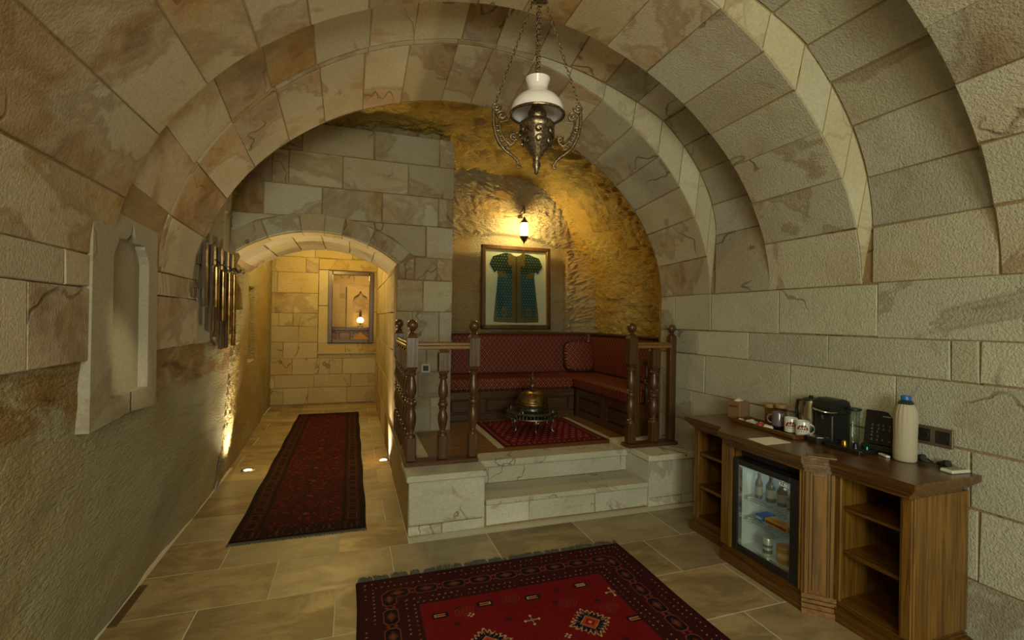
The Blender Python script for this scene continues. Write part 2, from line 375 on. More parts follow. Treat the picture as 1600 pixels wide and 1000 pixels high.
# ------------------------------------------------------------ stone pieces
def cell(parent, S, u0, u1, v0, v1, mat, gap=.006, nu=1, nv=1, depth=.02, h=None, bev=.004, name='stone_block', jit=.004):
    """one stone on a surface S(u,v)->(point, normal): a bevelled slab proud of the mortar"""
    um, vm = (u0+u1)/2, (v0+v1)/2; e = 1e-3
    P0, N0 = S(um, vm); du = (S(um+e, vm)[0]-P0).length/e; dv = (S(um, vm+e)[0]-P0).length/e
    gu, gv = gap/2/du, gap/2/dv; bu, bv = bev/du, bev/dv
    if h is None: h = random.uniform(0, .0035)
    a0, a1, b0, b1 = u0+gu, u1-gu, v0+gv, v1-gv
    us = [a0, a0]+[a0+bu+(a1-a0-2*bu)*i/nu for i in range(nu+1)]+[a1, a1]
    vs = [b0, b0]+[b0+bv+(b1-b0-2*bv)*i/nv for i in range(nv+1)]+[b1, b1]
    hu = [-depth, h-bev]+[h]*(nu+1)+[h-bev, -depth]; hv = [-depth, h-bev]+[h]*(nv+1)+[h-bev, -depth]
    J = {(i, j): (random.uniform(-jit, jit)/du, random.uniform(-jit, jit)/dv) for i in (0, 1) for j in (0, 1)}
    V = []
    for i, u in enumerate(us):
        for j, v in enumerate(vs):
            fu, fv = (u-a0)/(a1-a0), (v-b0)/(b1-b0)
            ju = sum(J[p, q][0]*(fu if p else 1-fu)*(fv if q else 1-fv) for p in (0, 1) for q in (0, 1))
            jv = sum(J[p, q][1]*(fu if p else 1-fu)*(fv if q else 1-fv) for p in (0, 1) for q in (0, 1))
            P, N = S(u+ju, v+jv); V.append(P+N*min(hu[i], hv[j]))
    m = len(vs); F = []
    for i in range(len(us)-1):
        for j in range(m-1): F.append((i*m+j, (i+1)*m+j, (i+1)*m+j+1, i*m+j+1))
    k = (len(us)//2)*m+m//2; i0 = F[(len(us)//2-1)*(m-1)+(m//2-1)]; p = [V[i] for i in i0]
    if (p[1]-p[0]).cross(p[2]-p[0]).dot(N0) < 0: F = [f[::-1] for f in F]
    mb = MB(); mb.v = [tuple(v) for v in V]; mb.f = F
    return mb.build(name, mat, parent, smooth=.45)
def planeS(o, U, V, N):
    o, U, V, N = map(Vector, (o, U, V, N)); return lambda u, v: (o+U*u+V*v, N)
def rows(parent, S, table, mat, **kw):
    for v0, v1, cuts in table:
        for a, b in zip(cuts, cuts[1:]): cell(parent, S, a, b, v0, v1, mat, **kw)
def poly_block(parent, pts, S, mat, h=.004, depth=.02, gap=.005, bev=.006, name='stone_block'):
    c = np.mean(pts, 0); pts = [np.array(p) for p in pts]
    def shr(d): return [tuple(p+(c-p)/max(np.linalg.norm(c-p), 1e-6)*d*1.3) for p in pts]
    mb = MB(); n = len(pts)
    for ring, hh in ((shr(gap), -depth), (shr(gap), h-bev), (shr(gap+bev), h)):
        for p in ring: P, N = S(*p); mb.v.append(tuple(P+N*hh))
    for k in range(2):
        for i in range(n): mb.f.append((k*n+i, k*n+(i+1) % n, (k+1)*n+(i+1) % n, (k+1)*n+i))
    mb.f.append(tuple(range(2*n, 3*n)))
    v = [Vector(p) for p in mb.v[2*n:2*n+3]]; N = S(*pts[0])[1]
    if (v[1]-v[0]).cross(v[2]-v[1]).dot(N) < 0: mb.f = [f[::-1] for f in mb.f]
    return mb.build(name, mat, parent, smooth=.3)
exec_parts = []
# ============================================================ THE SETTING
def struct(o): o['kind'] = 'structure'; return o
CX, HA, NN, Z0 = .87, 1.87, 1.88, 1.735
def sgp(t, k): return math.copysign(abs(t)**k, t)
def vcurve(kind, b, th, off=0):
    """kind 0: main arch; kind>0: recess, the number is its springing height"""
    z0 = Z0 if kind == 0 else kind
    if th < 0: return Vector((CX+HA+off, 0, z0+th*1.5))
    if th > PI: return Vector((CX-HA-off, 0, z0-(th-PI)*1.5))
    return Vector((CX+(HA+off)*sgp(math.cos(th), 2/NN), 0, z0+(b+off)*sgp(math.sin(th), 2/NN)))
def rw(th):
    """how far the recess stands back from the arch ring: deep on the right haunch, shallow elsewhere"""
    if th < .75: return 1
    if th < 1.45: return 1-(th-.75)/.70
    return 0
def rcurve(zr, br, bm, th, off=0):
    A = vcurve(0, bm+.004, min(max(th, 0), PI), off); B = vcurve(zr, br, th, off)
    if th < 0: return B
    if th > PI: return Vector((B.x, 0, Z0+(B.z-Z0)*rw(PI)))
    return A.lerp(B, rw(th))
def yr(y, th):
    """the ring of the nearer bay swings towards the viewer on the left"""
    return y-(.42*min(1, max(0, (th-1.7)/.8)) if 1.8 < y < 1.95 else 0)
def surfS(f, inner):
    def S(u, v):
        P = f(u, v); e = 1e-3
        du = f(u+e, v)-f(u-e, v); dv = f(u, v+e)-f(u, v-e); N = du.cross(dv).normalized()
        if N.dot(inner(P)-P) < 0: N = -N
        return P, N
    return S
inn = lambda P: Vector((CX, P.y, 1.8))
def thz(z, b=1.51): return math.asin(min(1, ((z-Z0)/b))**(NN/2))
R_CUT = [0]+[thz(z) for z in (2.03, 2.30, 2.53, 2.73, 2.905, 3.045)]
L_CUT = [0]+[thz(z) for z in (2.03, 2.315, 2.55, 2.765, 2.93, 3.075)]
mid = list(np.linspace(R_CUT[-1], PI-L_CUT[-1], 7))[1:-1]
THC = R_CUT+mid+[PI-t for t in L_CUT[::-1]]
ceiling = struct(thing('ceiling', None, None)); ceiling['label'] = 'vaulted ceiling of pale stained tuff blocks in stepped arches'
# (y0,b0,y1,b1,kind)
RB, RC = 2.05, 2.20
SECT = []
def bay(Es, Rs, Ee, bm0, bm1, zr, br):
    SECT.append(('recess', Es, Rs-.05, zr, br, bm0)); SECT.append(('strip', Rs-.05, Rs, zr, br, bm0)); SECT.append(('main', Rs, Ee, 0, bm0, bm1))
bay(.09, .70, 1.31, 1.50, 1.50, RB, 1.37); bay(1.31, 1.91, 2.54, 1.53, 1.52, RB, 1.39); bay(2.54, 3.11, 3.75, 1.61, 1.51, RC, 1.28)
# mortar shell behind the blocks
prof = [(-2.6, 0, 1.5, 0), (.09, 0, 1.5, 0)]
for k, y0, y1, z, b0, b1 in SECT:
    if k == 'recess':
        prof += [(y0, z, b0, b1+.17)]
        if abs(y0-2.54) < .01: prof += [(2.5401, z, b0, b1+.17), (2.7, z, b0, b1+.11), (2.85, z, b0, b1+.058), (2.935, z, b0, b1+.032)]
        prof += [(y1, z, b0, b1)]
    elif k == 'main': prof += [(y0, 0, b0, 0), (y1, 0, b1, 0)]
ths = [-2, -1]+list(np.linspace(0, PI, 73))+[4, 5]
P = np.zeros((len(prof), len(ths), 3))
for i, (y, k, b, bm) in enumerate(prof):
    for j, t in enumerate(ths):
        if k == 0: p = vcurve(0, b, min(max(t, 0), PI), .007)
        elif t < 0: p = Vector((CX+HA+.014, 0, k+(k-Z0)/2*t))
        elif t > PI: p = Vector((CX-HA-.014, 0, Z0+(k-Z0)*rw(PI)*(1-(t-3)/2)))
        else: p = rcurve(k, b, bm, t, .007)
        P[i, j] = (p.x, yr(y, t), p.z)
mask = np.ones((len(prof)-1, len(ths)-1), bool)
for i in range(len(prof)-1):
    if 2.5400 < prof[i][0] < 2.90 and prof[i][1] > 0 and prof[i+1][0] < 2.95 and prof[i+1][0] > 2.6: 
        for j in range(60, mask.shape[1]):
            if P[i, j+1, 2] < 1.93 and P[i, j, 2] < 1.98: mask[i, j] = False
struct_o = grid_obj('mortar_shell', P, M_MORTAR, ceiling, mask=mask, smooth=False)
struct_o.data.set_sharp_from_angle(angle=.5)
rr = random.Random(3)
def vblocks():
    for k, y0, y1, zr, b0, b1 in SECT:
        if k == 'strip':
            def f(u, v, y0=y0, y1=y1, zr=zr, b0=b0, b1=b1):
                A = rcurve(zr, b0, b1, u); B = vcurve(0, b1, u); A.y = yr(y0, u); B.y = yr(y1, u); return A.lerp(B, v)
            S = surfS(f, lambda P: Vector((CX, P.y-3, 1.8)))
            for a, b in zip(THC, THC[1:]):
                cell(ceiling, S, a if a > 0 else .02, b if b < PI else PI-.02, 0, 1, M_STRIP if b < 1.9 else M_VAULT, gap=.004, nu=3, depth=.01, bev=.004, h=.0, name='rib_block', jit=.0)
            continue
        if k == 'recess':
            def f(u, v, y0=y0, y1=y1, zr=zr, b0=b0, b1=b1):
                t = (v-y0)/(y1-y0); p = rcurve(zr, b0, b1+.17*max(0, 1-t)**1.3, u); p.y = y0+(yr(y1, u)-y0)*t if y1 > 1.8 else v; return p
        else:
            def f(u, v, y0=y0, y1=y1, b0=b0, b1=b1):
                t = (v-y0)/(y1-y0); p = vcurve(0, b0+(b1-b0)*t, u); p.y = yr(y0, u)+(y1-yr(y0, u))*t; return p
        S = surfS(f, inn)
        cuts = [c+(0 if c in (0, PI) else rr.uniform(-.012, .012)) for c in THC]
        if k == 'recess':
            e = (zr-Z0)/1.5; cell(ceiling, S, -e, 0, y0, y1, M_NEAR, nu=1)
        for n_, (a, b) in enumerate(zip(cuts, cuts[1:])):
            m = M_NEAR if (a+b)/2 < 1.0 else M_VAULT
            if k == 'recess' and abs(y0-2.54) < .01 and n_ >= len(cuts)-2: continue
            cell(ceiling, S, a, b, y0, y1, m, nu=4, gap=.007)
vblocks()
# the plastered stretch above the wall niche
# stone facing that closes the end of the arch (seen only from the alcove side)
mb = MB(); n = 40
for j in range(n+1):
    t = PI*j/n; p = vcurve(0, 1.51, t); q = vcurve(0, 1.51, t, .34)
    mb.v += [(p.x, 3.752, p.z), (q.x, 3.77, q.z)]
mb.f = [(2*j, 2*j+1, 2*j+3, 2*j+2) for j in range(n)]
mb.build('arch_end_face', M_MORTAR, ceiling)
# ---- right wall
wr = struct(thing('wall_right', None, None)); wr['label'] = 'wall of large pitted pale tuff blocks'
MB().box(2.747, 3.06, -2.6, 3.75, -.05, 1.745).build('mortar_core', M_MORTAR, wr)
S = planeS((2.74, 0, 0), (0, 1, 0), (0, 0, 1), (-1, 0, 0))
rows(wr, S, [(1.437, 1.735, [-.3, .55, 1.10, 1.825, 2.46, 3.10, 3.55, 3.75]), (1.237, 1.437, [-.2, .6, 1.375, 1.486, 2.105, 2.71, 3.25, 3.75]),
             (.925, 1.237, [-.3, .5, 1.15, 1.727, 2.368, 3.16, 3.75]), (.66, .925, [-.2, .7, 1.40, 2.05, 2.7, 3.3, 3.75]),
             (.33, .66, [-.1, .6, 1.366, 2.0, 2.7, 3.3, 3.75]), (0, .33, [.1, 1.0, 1.6, 2.3, 3.0, 3.75])], M_BLOCK)
# the corner stones that return towards the alcove
S = planeS((2.74, 3.755, 0), (1, 0, 0), (0, 0, 1), (0, 1, 0))
# ---- left wall
def xl(y, z):
    b = -1.10+.08*min(z, 1.305)/1.305
    if y > 3.75: b += .03*min(1, (y-3.75)/.3)*(min(z, 1.3)/1.3)
    return b
wl = struct(thing('wall_left', None, None)); wl['label'] = 'rough carved rock wall below with tuff blocks above'
ys = np.linspace(-2.6, 4.72, 184); zs = np.linspace(0, 1.76, 45)
P = np.zeros((len(ys), len(zs), 3))
for i, y in enumerate(ys):
    for j, z in enumerate(zs):
        d = noise.noise(Vector((3, y*1.3, z*2.2)))*.022+noise.noise(Vector((9, y*5, z*9)))*.008
        k = 1 if z < 1.27 else 0
        x = xl(y, z)+d*k
        if z >= 1.29: x = -1.018+(0.0 if y < 3.75 else noise.noise(Vector((3, y*2, z*2)))*.02)
        P[i, j] = (x, y, z)
mask = np.ones((len(ys)-1, len(zs)-1), bool)
for i in range(len(ys)-1):
    for j in range(len(zs)-1):
        if ys[i+1] > 2.50 and ys[i] < 2.92 and zs[j+1] > 1.10: mask[i, j] = False
grid_obj('carved_rock', P, M_ROCKL, wl, mask=mask)
S = planeS((-1.0, 0, 0), (0, 1, 0), (0, 0, 1), (1, 0, 0))
rows(wl, S, [(1.605, 1.735, [-.4, .6, 1.45, 2.17, 2.36]), (1.305, 1.605, [-.4, .4, 1.35, 1.96, 2.36]),
             (1.605, 1.735, [2.99, 3.75]), (1.305, 1.605, [2.99, 3.42, 3.75])], M_VAULT)
# smooth rock over the blocks between arch end and the arched wall
ys = np.linspace(3.74, 4.70, 12); zs = np.linspace(1.30, 3.2, 24); P = np.zeros((12, 24, 3))
for i, y in enumerate(ys):
    for j, z in enumerate(zs): P[i, j] = (-1.005+noise.noise(Vector((1, y*2, z*2)))*.015+max(0, z-2.2)**2*.25, y, z)
grid_obj('smooth_rock', P, M_SMOOTH, wl)
# ---- pointed niche in the left wall
SH = lambda L: [(a*.965, 1.5+(b-1.5)*.965) for a, b in L]
HL = [(2.61, 1.115), (2.61, 1.76), (2.63, 1.80), (2.66, 1.835), (2.66, 1.85), (2.735, 1.855), (2.775, 1.88), (2.795, 1.92), (2.805, 1.965)]
HR = [(2.805, 1.965), (2.815, 1.92), (2.835, 1.88), (2.875, 1.855), (2.95, 1.85), (2.95, 1.835), (2.985, 1.80), (3.005, 1.76), (3.005, 1.115)]
HL, HR = SH(HL), SH(HR)
fr = MB(); fr.prism(SH([(2.42, 1.0), (2.81, 1.02), (2.81, 1.115)])+HL+SH([(2.805, 2.19), (2.62, 2.16), (2.50, 2.08), (2.43, 1.96)]), -1.06, -.988, 'x')
fr.prism(SH([(3.13, 1.0), (3.115, 1.96), (3.04, 2.08), (2.95, 2.15), (2.80, 2.19)])+HR+SH([(2.80, 1.115), (2.80, 1.02)]), -1.06, -.988, 'x')
nf = fr.build('trim_1', M_PLASTER, None, smooth=.1); struct(nf); nf['label'] = 'grey plaster surround of the pointed wall niche'
hole = HL+HR[1:]
ni = MB(); n = len(hole)
hole = [(2.707+(a-2.707)*1.015, b if b > 1.2 else b-.004) for a, b in hole]; ni.v = [(-1.0, a, b) for a, b in hole]+[(-1.03, a, b) for a, b in hole]
ni.f = [(n+i, n+(i+1) % n, (i+1) % n, i) for i in range(n)]+[tuple(range(n, 2*n))]
nn = ni.build('niche_recess', M_PLASTER, nf, smooth=.2)
spot('niche_glow_spot', (.3, 1.5, 2.85), (-1.04, 2.73, 1.26), 120, (1, .9, .45), 10, .04, 1.0)  # added spot with no fixture, makes the glow on the niche back
# ---- floor
floor = struct(thing('floor', None, None)); floor['label'] = 'travertine tile floor with pale joints'
MB().box(-1.3, 3.1, -2.6, 8.8, -.08, -.0018).build('grout_bed', M_GROUT, floor)
def tile(x0, x1, y0, y1):
    if x1-x0 < .03 or y1-y0 < .03: return
    h = random.uniform(-.0008, .0008); MB().box(x0+.003, x1-.003, y0+.003, y1-.003, -.02, h, .0012).build('floor_tile', M_TILE, floor, smooth=.3)
YR = [.27, .69, 1.11, 1.53, 1.945, 2.37, 2.785, 3.20, 3.62, 4.04, 4.46, 4.88, 5.3, 5.72, 6.14, 6.56, 6.98, 7.4, 7.82, 8.24, 8.65]
X0 = {.69: .6, 1.11: .27, 1.53: -.02, 1.945: .27, 2.37: -.06, 2.785: -.40, 3.20: -.06, 3.62: -.40}
for i in range(1, len(YR)-1):
    y0, y1 = YR[i], YR[i+1]; x0 = X0.get(y0, -.06 if i % 2 else -.40)
    xmax = 2.74 if y0 < 3.2 else (.385 if y0 < 4.6 else .46); xmin = -1.09 if y0 < 5 else -1.24
    cuts = [x0+.66*k for k in range(-3, 6)]; cuts = [xmin]+[c for c in cuts if xmin+.08 < c < xmax-.08]+[xmax]
    if y0 == 1.945: cuts = [-1.09, -.39, .27, .93, 1.52, 2.21, 2.74]
    for a, b in zip(cuts, cuts[1:]):
        tile(a, b, y0, y1)
MB().box(-1.085, -1.045, 2.75, 3.12, 0, .004).build('floor_strip', plain('brown_marble', (.10, .06, .03), .3), floor)
# ---- wall_back : the arched wall before the corridor
wb = struct(thing('wall_back', None, None)); wb['label'] = 'cross wall of stained tuff blocks with an arched opening'
YB = 4.68; AC = (-.30, 1.158); AR = 1.119
def arcz(x, r=AR): return AC[1]+math.sqrt(max(r*r-(x-AC[0])**2, 0))
poly = [(.947, .38), (.947, 3.27), (-1.2, 3.27), (-1.2, arcz(-1.0))]
xs_ = np.linspace(-1.005, .405, 15); poly += [(x, arcz(x)) for x in xs_]+[(.405, .38)]
MB().prism(poly, YB+.006, YB+.30, 'y').build('mortar_core', M_MORTAR, wb, smooth=.2)
MB().box(-1.2, .93, 4.80, 5.2, 3.0, 3.6).box(.42, .94, YB+.04, 5.85, .38, 3.25).build('pier_core', M_MORTAR, wb)
S = planeS((0, YB, 0), (1, 0, 0), (0, 0, 1), (0, -1, 0))
KW = dict(gap=.008)
rows(wb, S, [(3.0, 3.275, [-1.0, -.445, .178, .80, .95]), (2.693, 3.0, [-1.01, -.69, -.555, -.10, .50, .95]), (2.408, 2.693, [-1.01, -.754, -.274, .26, .80, .95]),
             (2.098, 2.405, [.684, .95]), (1.874, 2.098, [.575, .79, .95]), (1.567, 1.874, [.408, .66, .95]), (1.266, 1.567, [.408, .56, .82, .95]),
             (.978, 1.266, [.408, .70, .95]), (.723, .978, [.408, .62, .95]), (.39, .723, [.408, .75, .95])], M_ARCHW, **KW)
RO = 1.285
poly_block(wb, [(-1.01, 2.22), (-.80, 2.345), (-.60, 2.405), (-1.01, 2.405)], S, M_ARCHW)
poly_block(wb, [(-.02, 2.405), (.15, 2.362), (.35, 2.27), (.57, 2.105), (.68, 2.105), (.68, 2.405)], S, M_ARCHW)
poly_block(wb, [(.42, 1.88), (.57, 1.88), (.57, 2.09), (.42, 2.03)], S, M_ARCHW)
def ringS(u, v):
    return Vector((AC[0]+v*math.cos(u), YB, AC[1]+v*math.sin(u))), Vector((0, -1, 0))
a0, a1 = math.acos((.405-AC[0])/AR)-.02, math.acos((-1.005-AC[0])/AR)
ang = [a0+.0, a0+.30, a0+.52, a0+.66, a0+.83, a0+1.08, a1]
for a, b in zip(ang, ang[1:]): cell(wb, ringS, a, b, AR+.002, RO, M_ARCHW, nu=4, gap=.007, h=.006, name='arch_stone')
# ---- corridor
cc = struct(thing('ceiling_corridor', None, None)); cc['label'] = 'low arched stone vault of the corridor'
def cvf(u, v): return Vector((AC[0]+AR*math.cos(u), v, AC[1]+AR*math.sin(u)))
S = surfS(cvf, lambda P: Vector((AC[0], P.y, 1.0)))
def cvs(u, v):
    d = .045*max(0, (4.86-v)/.18); P = cvf(u, v); r = Vector((math.cos(u), 0, math.sin(u))); return P+r*d*.0
for k, (ya, yb) in enumerate(((4.70, 4.88), (4.88, 5.22), (5.22, 5.56), (5.56, 5.88))):
    an = list(np.linspace(a0, a1, 7)) if k else ang
    for a, b in zip(an, an[1:]): cell(cc, S, a, b, ya, yb, M_CORR, nu=3, gap=.008, h=.004)
P = np.zeros((2, 25, 3))
for i, y in enumerate((4.70, 5.9)):
    for j, a in enumerate(np.linspace(a0-.08, a1+.08, 25)): P[i, j] = (AC[0]+(AR+.012)*math.cos(a), y, AC[1]+(AR+.012)*math.sin(a))
grid_obj('mortar_shell', P, M_MORTAR, cc)
MB().box(-1.4, .6, 5.62, 5.9, 2.30, 2.75).build('lintel', M_MORTAR, cc)
MB().box(-1.4, .6, 5.85, 8.8, 2.75, 2.85).build('soffit', M_PLASTER, cc)
wcl = struct(thing('wall_corridor_left', None, None)); wcl['label'] = 'rough rock wall of the corridor'
ys = np.concatenate([np.linspace(4.69, 5.6, 90), np.linspace(5.62, 8.7, 70)]); zs = np.linspace(0, 2.8, 200); P = np.zeros((160, 200, 3))
for i, y in enumerate(ys):
    for j, z in enumerate(zs):
        d = noise.noise(Vector((3, y*1.3, z*2.2)))*.025+noise.noise(Vector((9, y*6, z*7)))*.012+(noise.noise(Vector((4, y*28, z*28)))*.010+noise.noise(Vector((4, y*60, z*60)))*.005 if y < 5.6 else 0)
        nic = -.12 if (6.3 < y < 6.75 and .95 < z < 1.85) else 0
        x = -1.085-.045*(y-4.7)+.06*z/2.3*(1 if y < 5.9 else 0)+nic
        P[i, j] = (x+d, y, z)
grid_obj('carved_rock', P, M_ROCKC, wcl)
wcr = struct(thing('wall_corridor_right', None, None)); wcr['label'] = 'plain stone wall of the corridor'
MB().box(.42, .62, 4.70, 8.8, 0, 2.8).build('mortar_core', M_MORTAR, wcr)
S = planeS((.408, 0, 0), (0, 1, 0), (0, 0, 1), (-1, 0, 0))
rows(wcr, S, [(0, .39, [4.70, 5.4, 6.1, 6.9, 7.7, 8.64]), (.39, .78, [4.70, 5.1, 5.8, 6.6, 7.4, 8.1, 8.64]), (.78, 1.17, [4.70, 5.4, 6.1, 6.9, 7.7, 8.64]),
              (1.17, 1.56, [4.70, 5.1, 5.8, 6.6, 7.4, 8.1, 8.64]), (1.56, 1.98, [4.70, 5.4, 6.1, 6.9, 7.7, 8.64]), (1.982, 2.06, [4.70, 5.3, 5.9]), (1.98, 2.37, [5.9, 6.6, 7.3, 8.0, 8.64]), (2.37, 2.75, [5.9, 6.9, 7.7, 8.64])], M_CORR)
we = struct(thing('wall_corridor_end', None, None)); we['label'] = 'end wall of squared yellow stone with an opening for the mirror scene'
core = MB(); 
for q in ((-1.4, -.36, 0, 2.8), (.33, .6, 0, 2.8), (-.36, .33, 0, 1.07), (-.36, .33, 2.28, 2.8)): core.box(q[0], q[1], 8.662, 8.76, q[2], q[3])
core.build('mortar_core', M_MORTAR, we)
S = planeS((0, 8.65, 0), (1, 0, 0), (0, 0, 1), (0, -1, 0))
rows(we, S, [(0.03, .306, [-1.26, -1.06, -.68, -.06, .47]), (.306, .526, [-1.26, -1.19, -.59, 0, .47]), (.526, .796, [-1.26, -.93, -.35, -.14, .47]), (.796, .885, [-.53, .0, .47]),
             (.796, 1.066, [-1.26, -1.07, -.54]), (1.066, 1.336, [-1.26, -.84, -.54]), (1.336, 1.555, [-1.26, -1.14, -.93, -.54]), (1.555, 1.892, [-1.26, -.54]),
             (1.892, 2.24, [-1.26, -1.17, -.54]), (2.24, 2.5, [-1.26, -.74, -.54]), (2.5, 2.74, [-1.26, -.6, 0, .47])], M_CORR)
rows(we, S, [(.89, 1.055, [-.535, -.10, .47]), (1.055, 1.69, [-.535, -.36]), (1.69, 2.30, [-.535, -.36]), (2.30, 2.49, [-.535, .47]), (1.055, 1.6, [.335, .47]), (1.6, 2.3, [.335, .47])], M_CORR, h=.022, gap=.006)
MB().box(-.54, .47, 8.615, 8.66, .878, .897).build('sill_line', M_CORR, we)
# ---- rock alcove behind the arch
wa = struct(thing('wall_alcove', None, None)); wa['label'] = 'rock hewn alcove with tool marks and a curved ceiling'
def alc(s, y):
    t = (y-3.76)/(5.8-3.76); k = min(1, max(0, (y-4.68)/1.12))
    xr = 3.05+.02*t; xl_ = -1.06*(1-k)+.55*k; zt = 3.44-.06*min(1, t/.45)-.24*k*k; z0 = 1.55
    cx, a, b = (xr+xl_)/2, (xr-xl_)/2, zt-z0
    if s < 0: return Vector((xr, y, z0+s))
    if s > PI: return Vector((xl_, y, z0-(s-PI)))
    e = .93 if s < PI/2 else .93-.43*min(1, (s-PI/2)/.5)*(1-k)
    return Vector((cx+a*sgp(math.cos(s), e), y, z0+b*sgp(math.sin(s), e)))
ss_ = list(np.linspace(-1.2, 0, 50))+list(np.linspace(0, PI, 250))[1:]
ys = np.linspace(3.76, 5.86, 130); P = np.zeros((len(ss_), len(ys), 3))
for i, s in enumerate(ss_):
    for j, y in enumerate(ys):
        p = alc(s, y); c = Vector((1.3, y, 1.6)); nrm = (c-p).normalized()
        q = p+nrm*(noise.noise(p*1.4)*.05+noise.noise(Vector((p.x*5, p.y*5, p.z*5)))*.018+abs(noise.noise(Vector((p.x*8+p.y*5, p.y*9-p.z*4, p.z*26))))*.070)
        P[i, j] = q
mask = np.ones((len(ss_)-1, len(ys)-1), bool)
for i in range(len(ss_)-1):
    for j in range(len(ys)-1):
        if ys[j+1] > 4.75 and P[i, j, 0] < .85: mask[i, j] = False
grid_obj('hewn_vault', P, M_ROCK, wa, mask=mask)
xs = np.linspace(.90, 3.2, 190); zs = np.linspace(.35, 3.3, 240); P = np.zeros((190, 240, 3))
def sm(t): t = min(1, max(0, t)); return t*t*(3-2*t)
for i, x in enumerate(xs):
    for j, z in enumerate(zs):
        top = 2.30+.30*math.sqrt(max(0, 1-((x-1.85)/.87)**2)) if abs(x-1.85) < .87 else 0
        ins = sm((top-z)/.03)*(1 if 0.98 < x < 2.70 else 0) if top else 0
        y = 5.72-.30*sm((z-2.45)/.7)**1.5-.16*sm((x-2.75)/.35)+.09*ins
        tl = abs(noise.noise(Vector((x*10+z*3, 3, z*24-abs(x-1.98)*9))))*.055*(1-ins)+noise.noise(Vector((x*1.5, 7, z*2)))*.02+noise.noise(Vector((x*6, 7, z*12)))*.007
        P[i, j] = (x, y-tl, z)
grid_obj('hewn_back', P, M_ROCKB, wa)
MB().box(2.76, 3.2, 3.75, 3.8, -.05, 1.75).build('alcove_jamb', M_MORTAR, wa)
MB().box(3.15, 3.25, 3.7, 6, -.05, 3.4).build('alcove_mass', M_MORTAR, wa)
# ---- wooden floor of the alcove
fa = struct(thing('floor_alcove', None, None)); fa['label'] = 'raised wooden floor of the seating alcove'
MB().box(.395, 3.10, 3.62, 5.85, -.02, .372).build('floor_core', M_MORTAR, fa)
yy = 3.78; k = 0
while yy < 5.1:
    y1 = min(yy+.245, 5.12); cuts = [.60 if yy < 4.6 else .95]+[c for c in (1.2+.33*(k % 2), 1.86+.33*(k % 2)) if c < 2.5]+[2.74 if yy < 3.9 else 2.55]
    for a, b in zip(cuts, cuts[1:]): MB().box(a+.002, b-.002, yy+.002, y1-.002, .36, .386, .002).build('floor_board', M_FLOORW, fa, smooth=.3)
    yy = y1+.0001 if y1 < 5.12 else 9; k += 1
# ---- rear of the room, with the window the daylight comes through
wz = struct(thing('wall_rear', None, None)); wz['label'] = 'plain stone wall behind the viewer'
mb = MB(); mb.box(-1.3, 3.0, -2.75, -2.6, -.05, 1.0); mb.box(-1.3, 3.0, -2.75, -2.6, 2.5, 3.6); mb.box(-1.3, -.7, -2.75, -2.6, 1.0, 2.5); mb.box(1.1, 3.0, -2.75, -2.6, 1.0, 2.5)
mb.build('wall_core', M_PLASTER, wz)
# ---- platform pedestals and steps
def pedestal(label, x0, x1, y0, y1, xcut, side=None):
    t = struct(thing('trim_2' if side else 'trim_3', label, None))
    MB().box(x0+.014, x1-.014, y0+.014, y1, -.02, .375).build('mortar_core', M_LITPLAST if side else M_MORTAR, t)
    S = planeS((0, y0, 0), (1, 0, 0), (0, 0, 1), (0, -1, 0))
    rows(t, S, [(.072, .378, [x0, x1]), (0, .072, [x0, xcut, x1])], M_STEP, gap=.006, h=.002)
    return t
pl = pedestal('left stone pedestal carrying the railing corner', .385, .93, 3.29, 3.9, .62, 1)
MB().box(.37, .945, 3.262, 3.64, .378, .422, .006).build('cap_slab', M_STEP, pl)
MB().box(.385, .46, 3.64, 4.68, .378, .422, .004).build('cap_slab', M_STEP, pl)
MB().box(.46, .60, 3.64, 4.68, .37, .40, .004).build('kerb_slab', M_STEP, pl)
MB().box(.387, .60, 3.31, 4.68, -.01, .377).build('warm_lit_flank', M_LITPLAST, pl)
S = planeS((.93, 0, 0), (0, 1, 0), (0, 0, 1), (1, 0, 0))
rows(pl, S, [(.0, .378, [3.29, 3.62])], M_STEP, gap=.004, h=.0)
pr = pedestal('right stone pedestal carrying the short railing', 2.30, 2.74, 3.27, 3.9, 2.62)
MB().box(2.275, 2.745, 3.235, 3.86, .378, .425, .006).build('cap_slab', M_STEP, pr)
S = planeS((2.30, 0, 0), (0, 1, 0), (0, 0, 1), (-1, 0, 0))
rows(pr, S, [(.0, .378, [3.27, 3.62])], M_STEP, gap=.004, h=.0)
st = struct(thing('trim_4', 'two wide pale stone steps up to the alcove', None))
MB().box(.93, 2.30, 3.30, 3.65, -.02, .16).build('step_core', M_MORTAR, st); MB().box(.93, 2.30, 3.61, 3.9, .1, .335).build('step_core', M_MORTAR, st)
S = planeS((0, 3.285, 0), (1, 0, 0), (0, 0, 1), (0, -1, 0)); rows(st, S, [(.012, .162, [.935, 1.27, 1.82, 2.30])], M_STEP, gap=.006, h=.002)
MB().box(.935, 2.298, 3.27, 3.62, .162, .202, .006).build('tread', M_STEP, st)
S = planeS((0, 3.60, 0), (1, 0, 0), (0, 0, 1), (0, -1, 0)); rows(st, S, [(.205, .338, [.935, 1.04, 2.24, 2.30])], M_STEP, gap=.006, h=.002)
MB().box(.95, 2.298, 3.575, 3.80, .338, .392, .006).build('tread', M_STEP, st)
# ============================================================ THINGS
def put(mb, name, mat, par, **kw): return mb.build(name, mat, par, world=True, **kw)
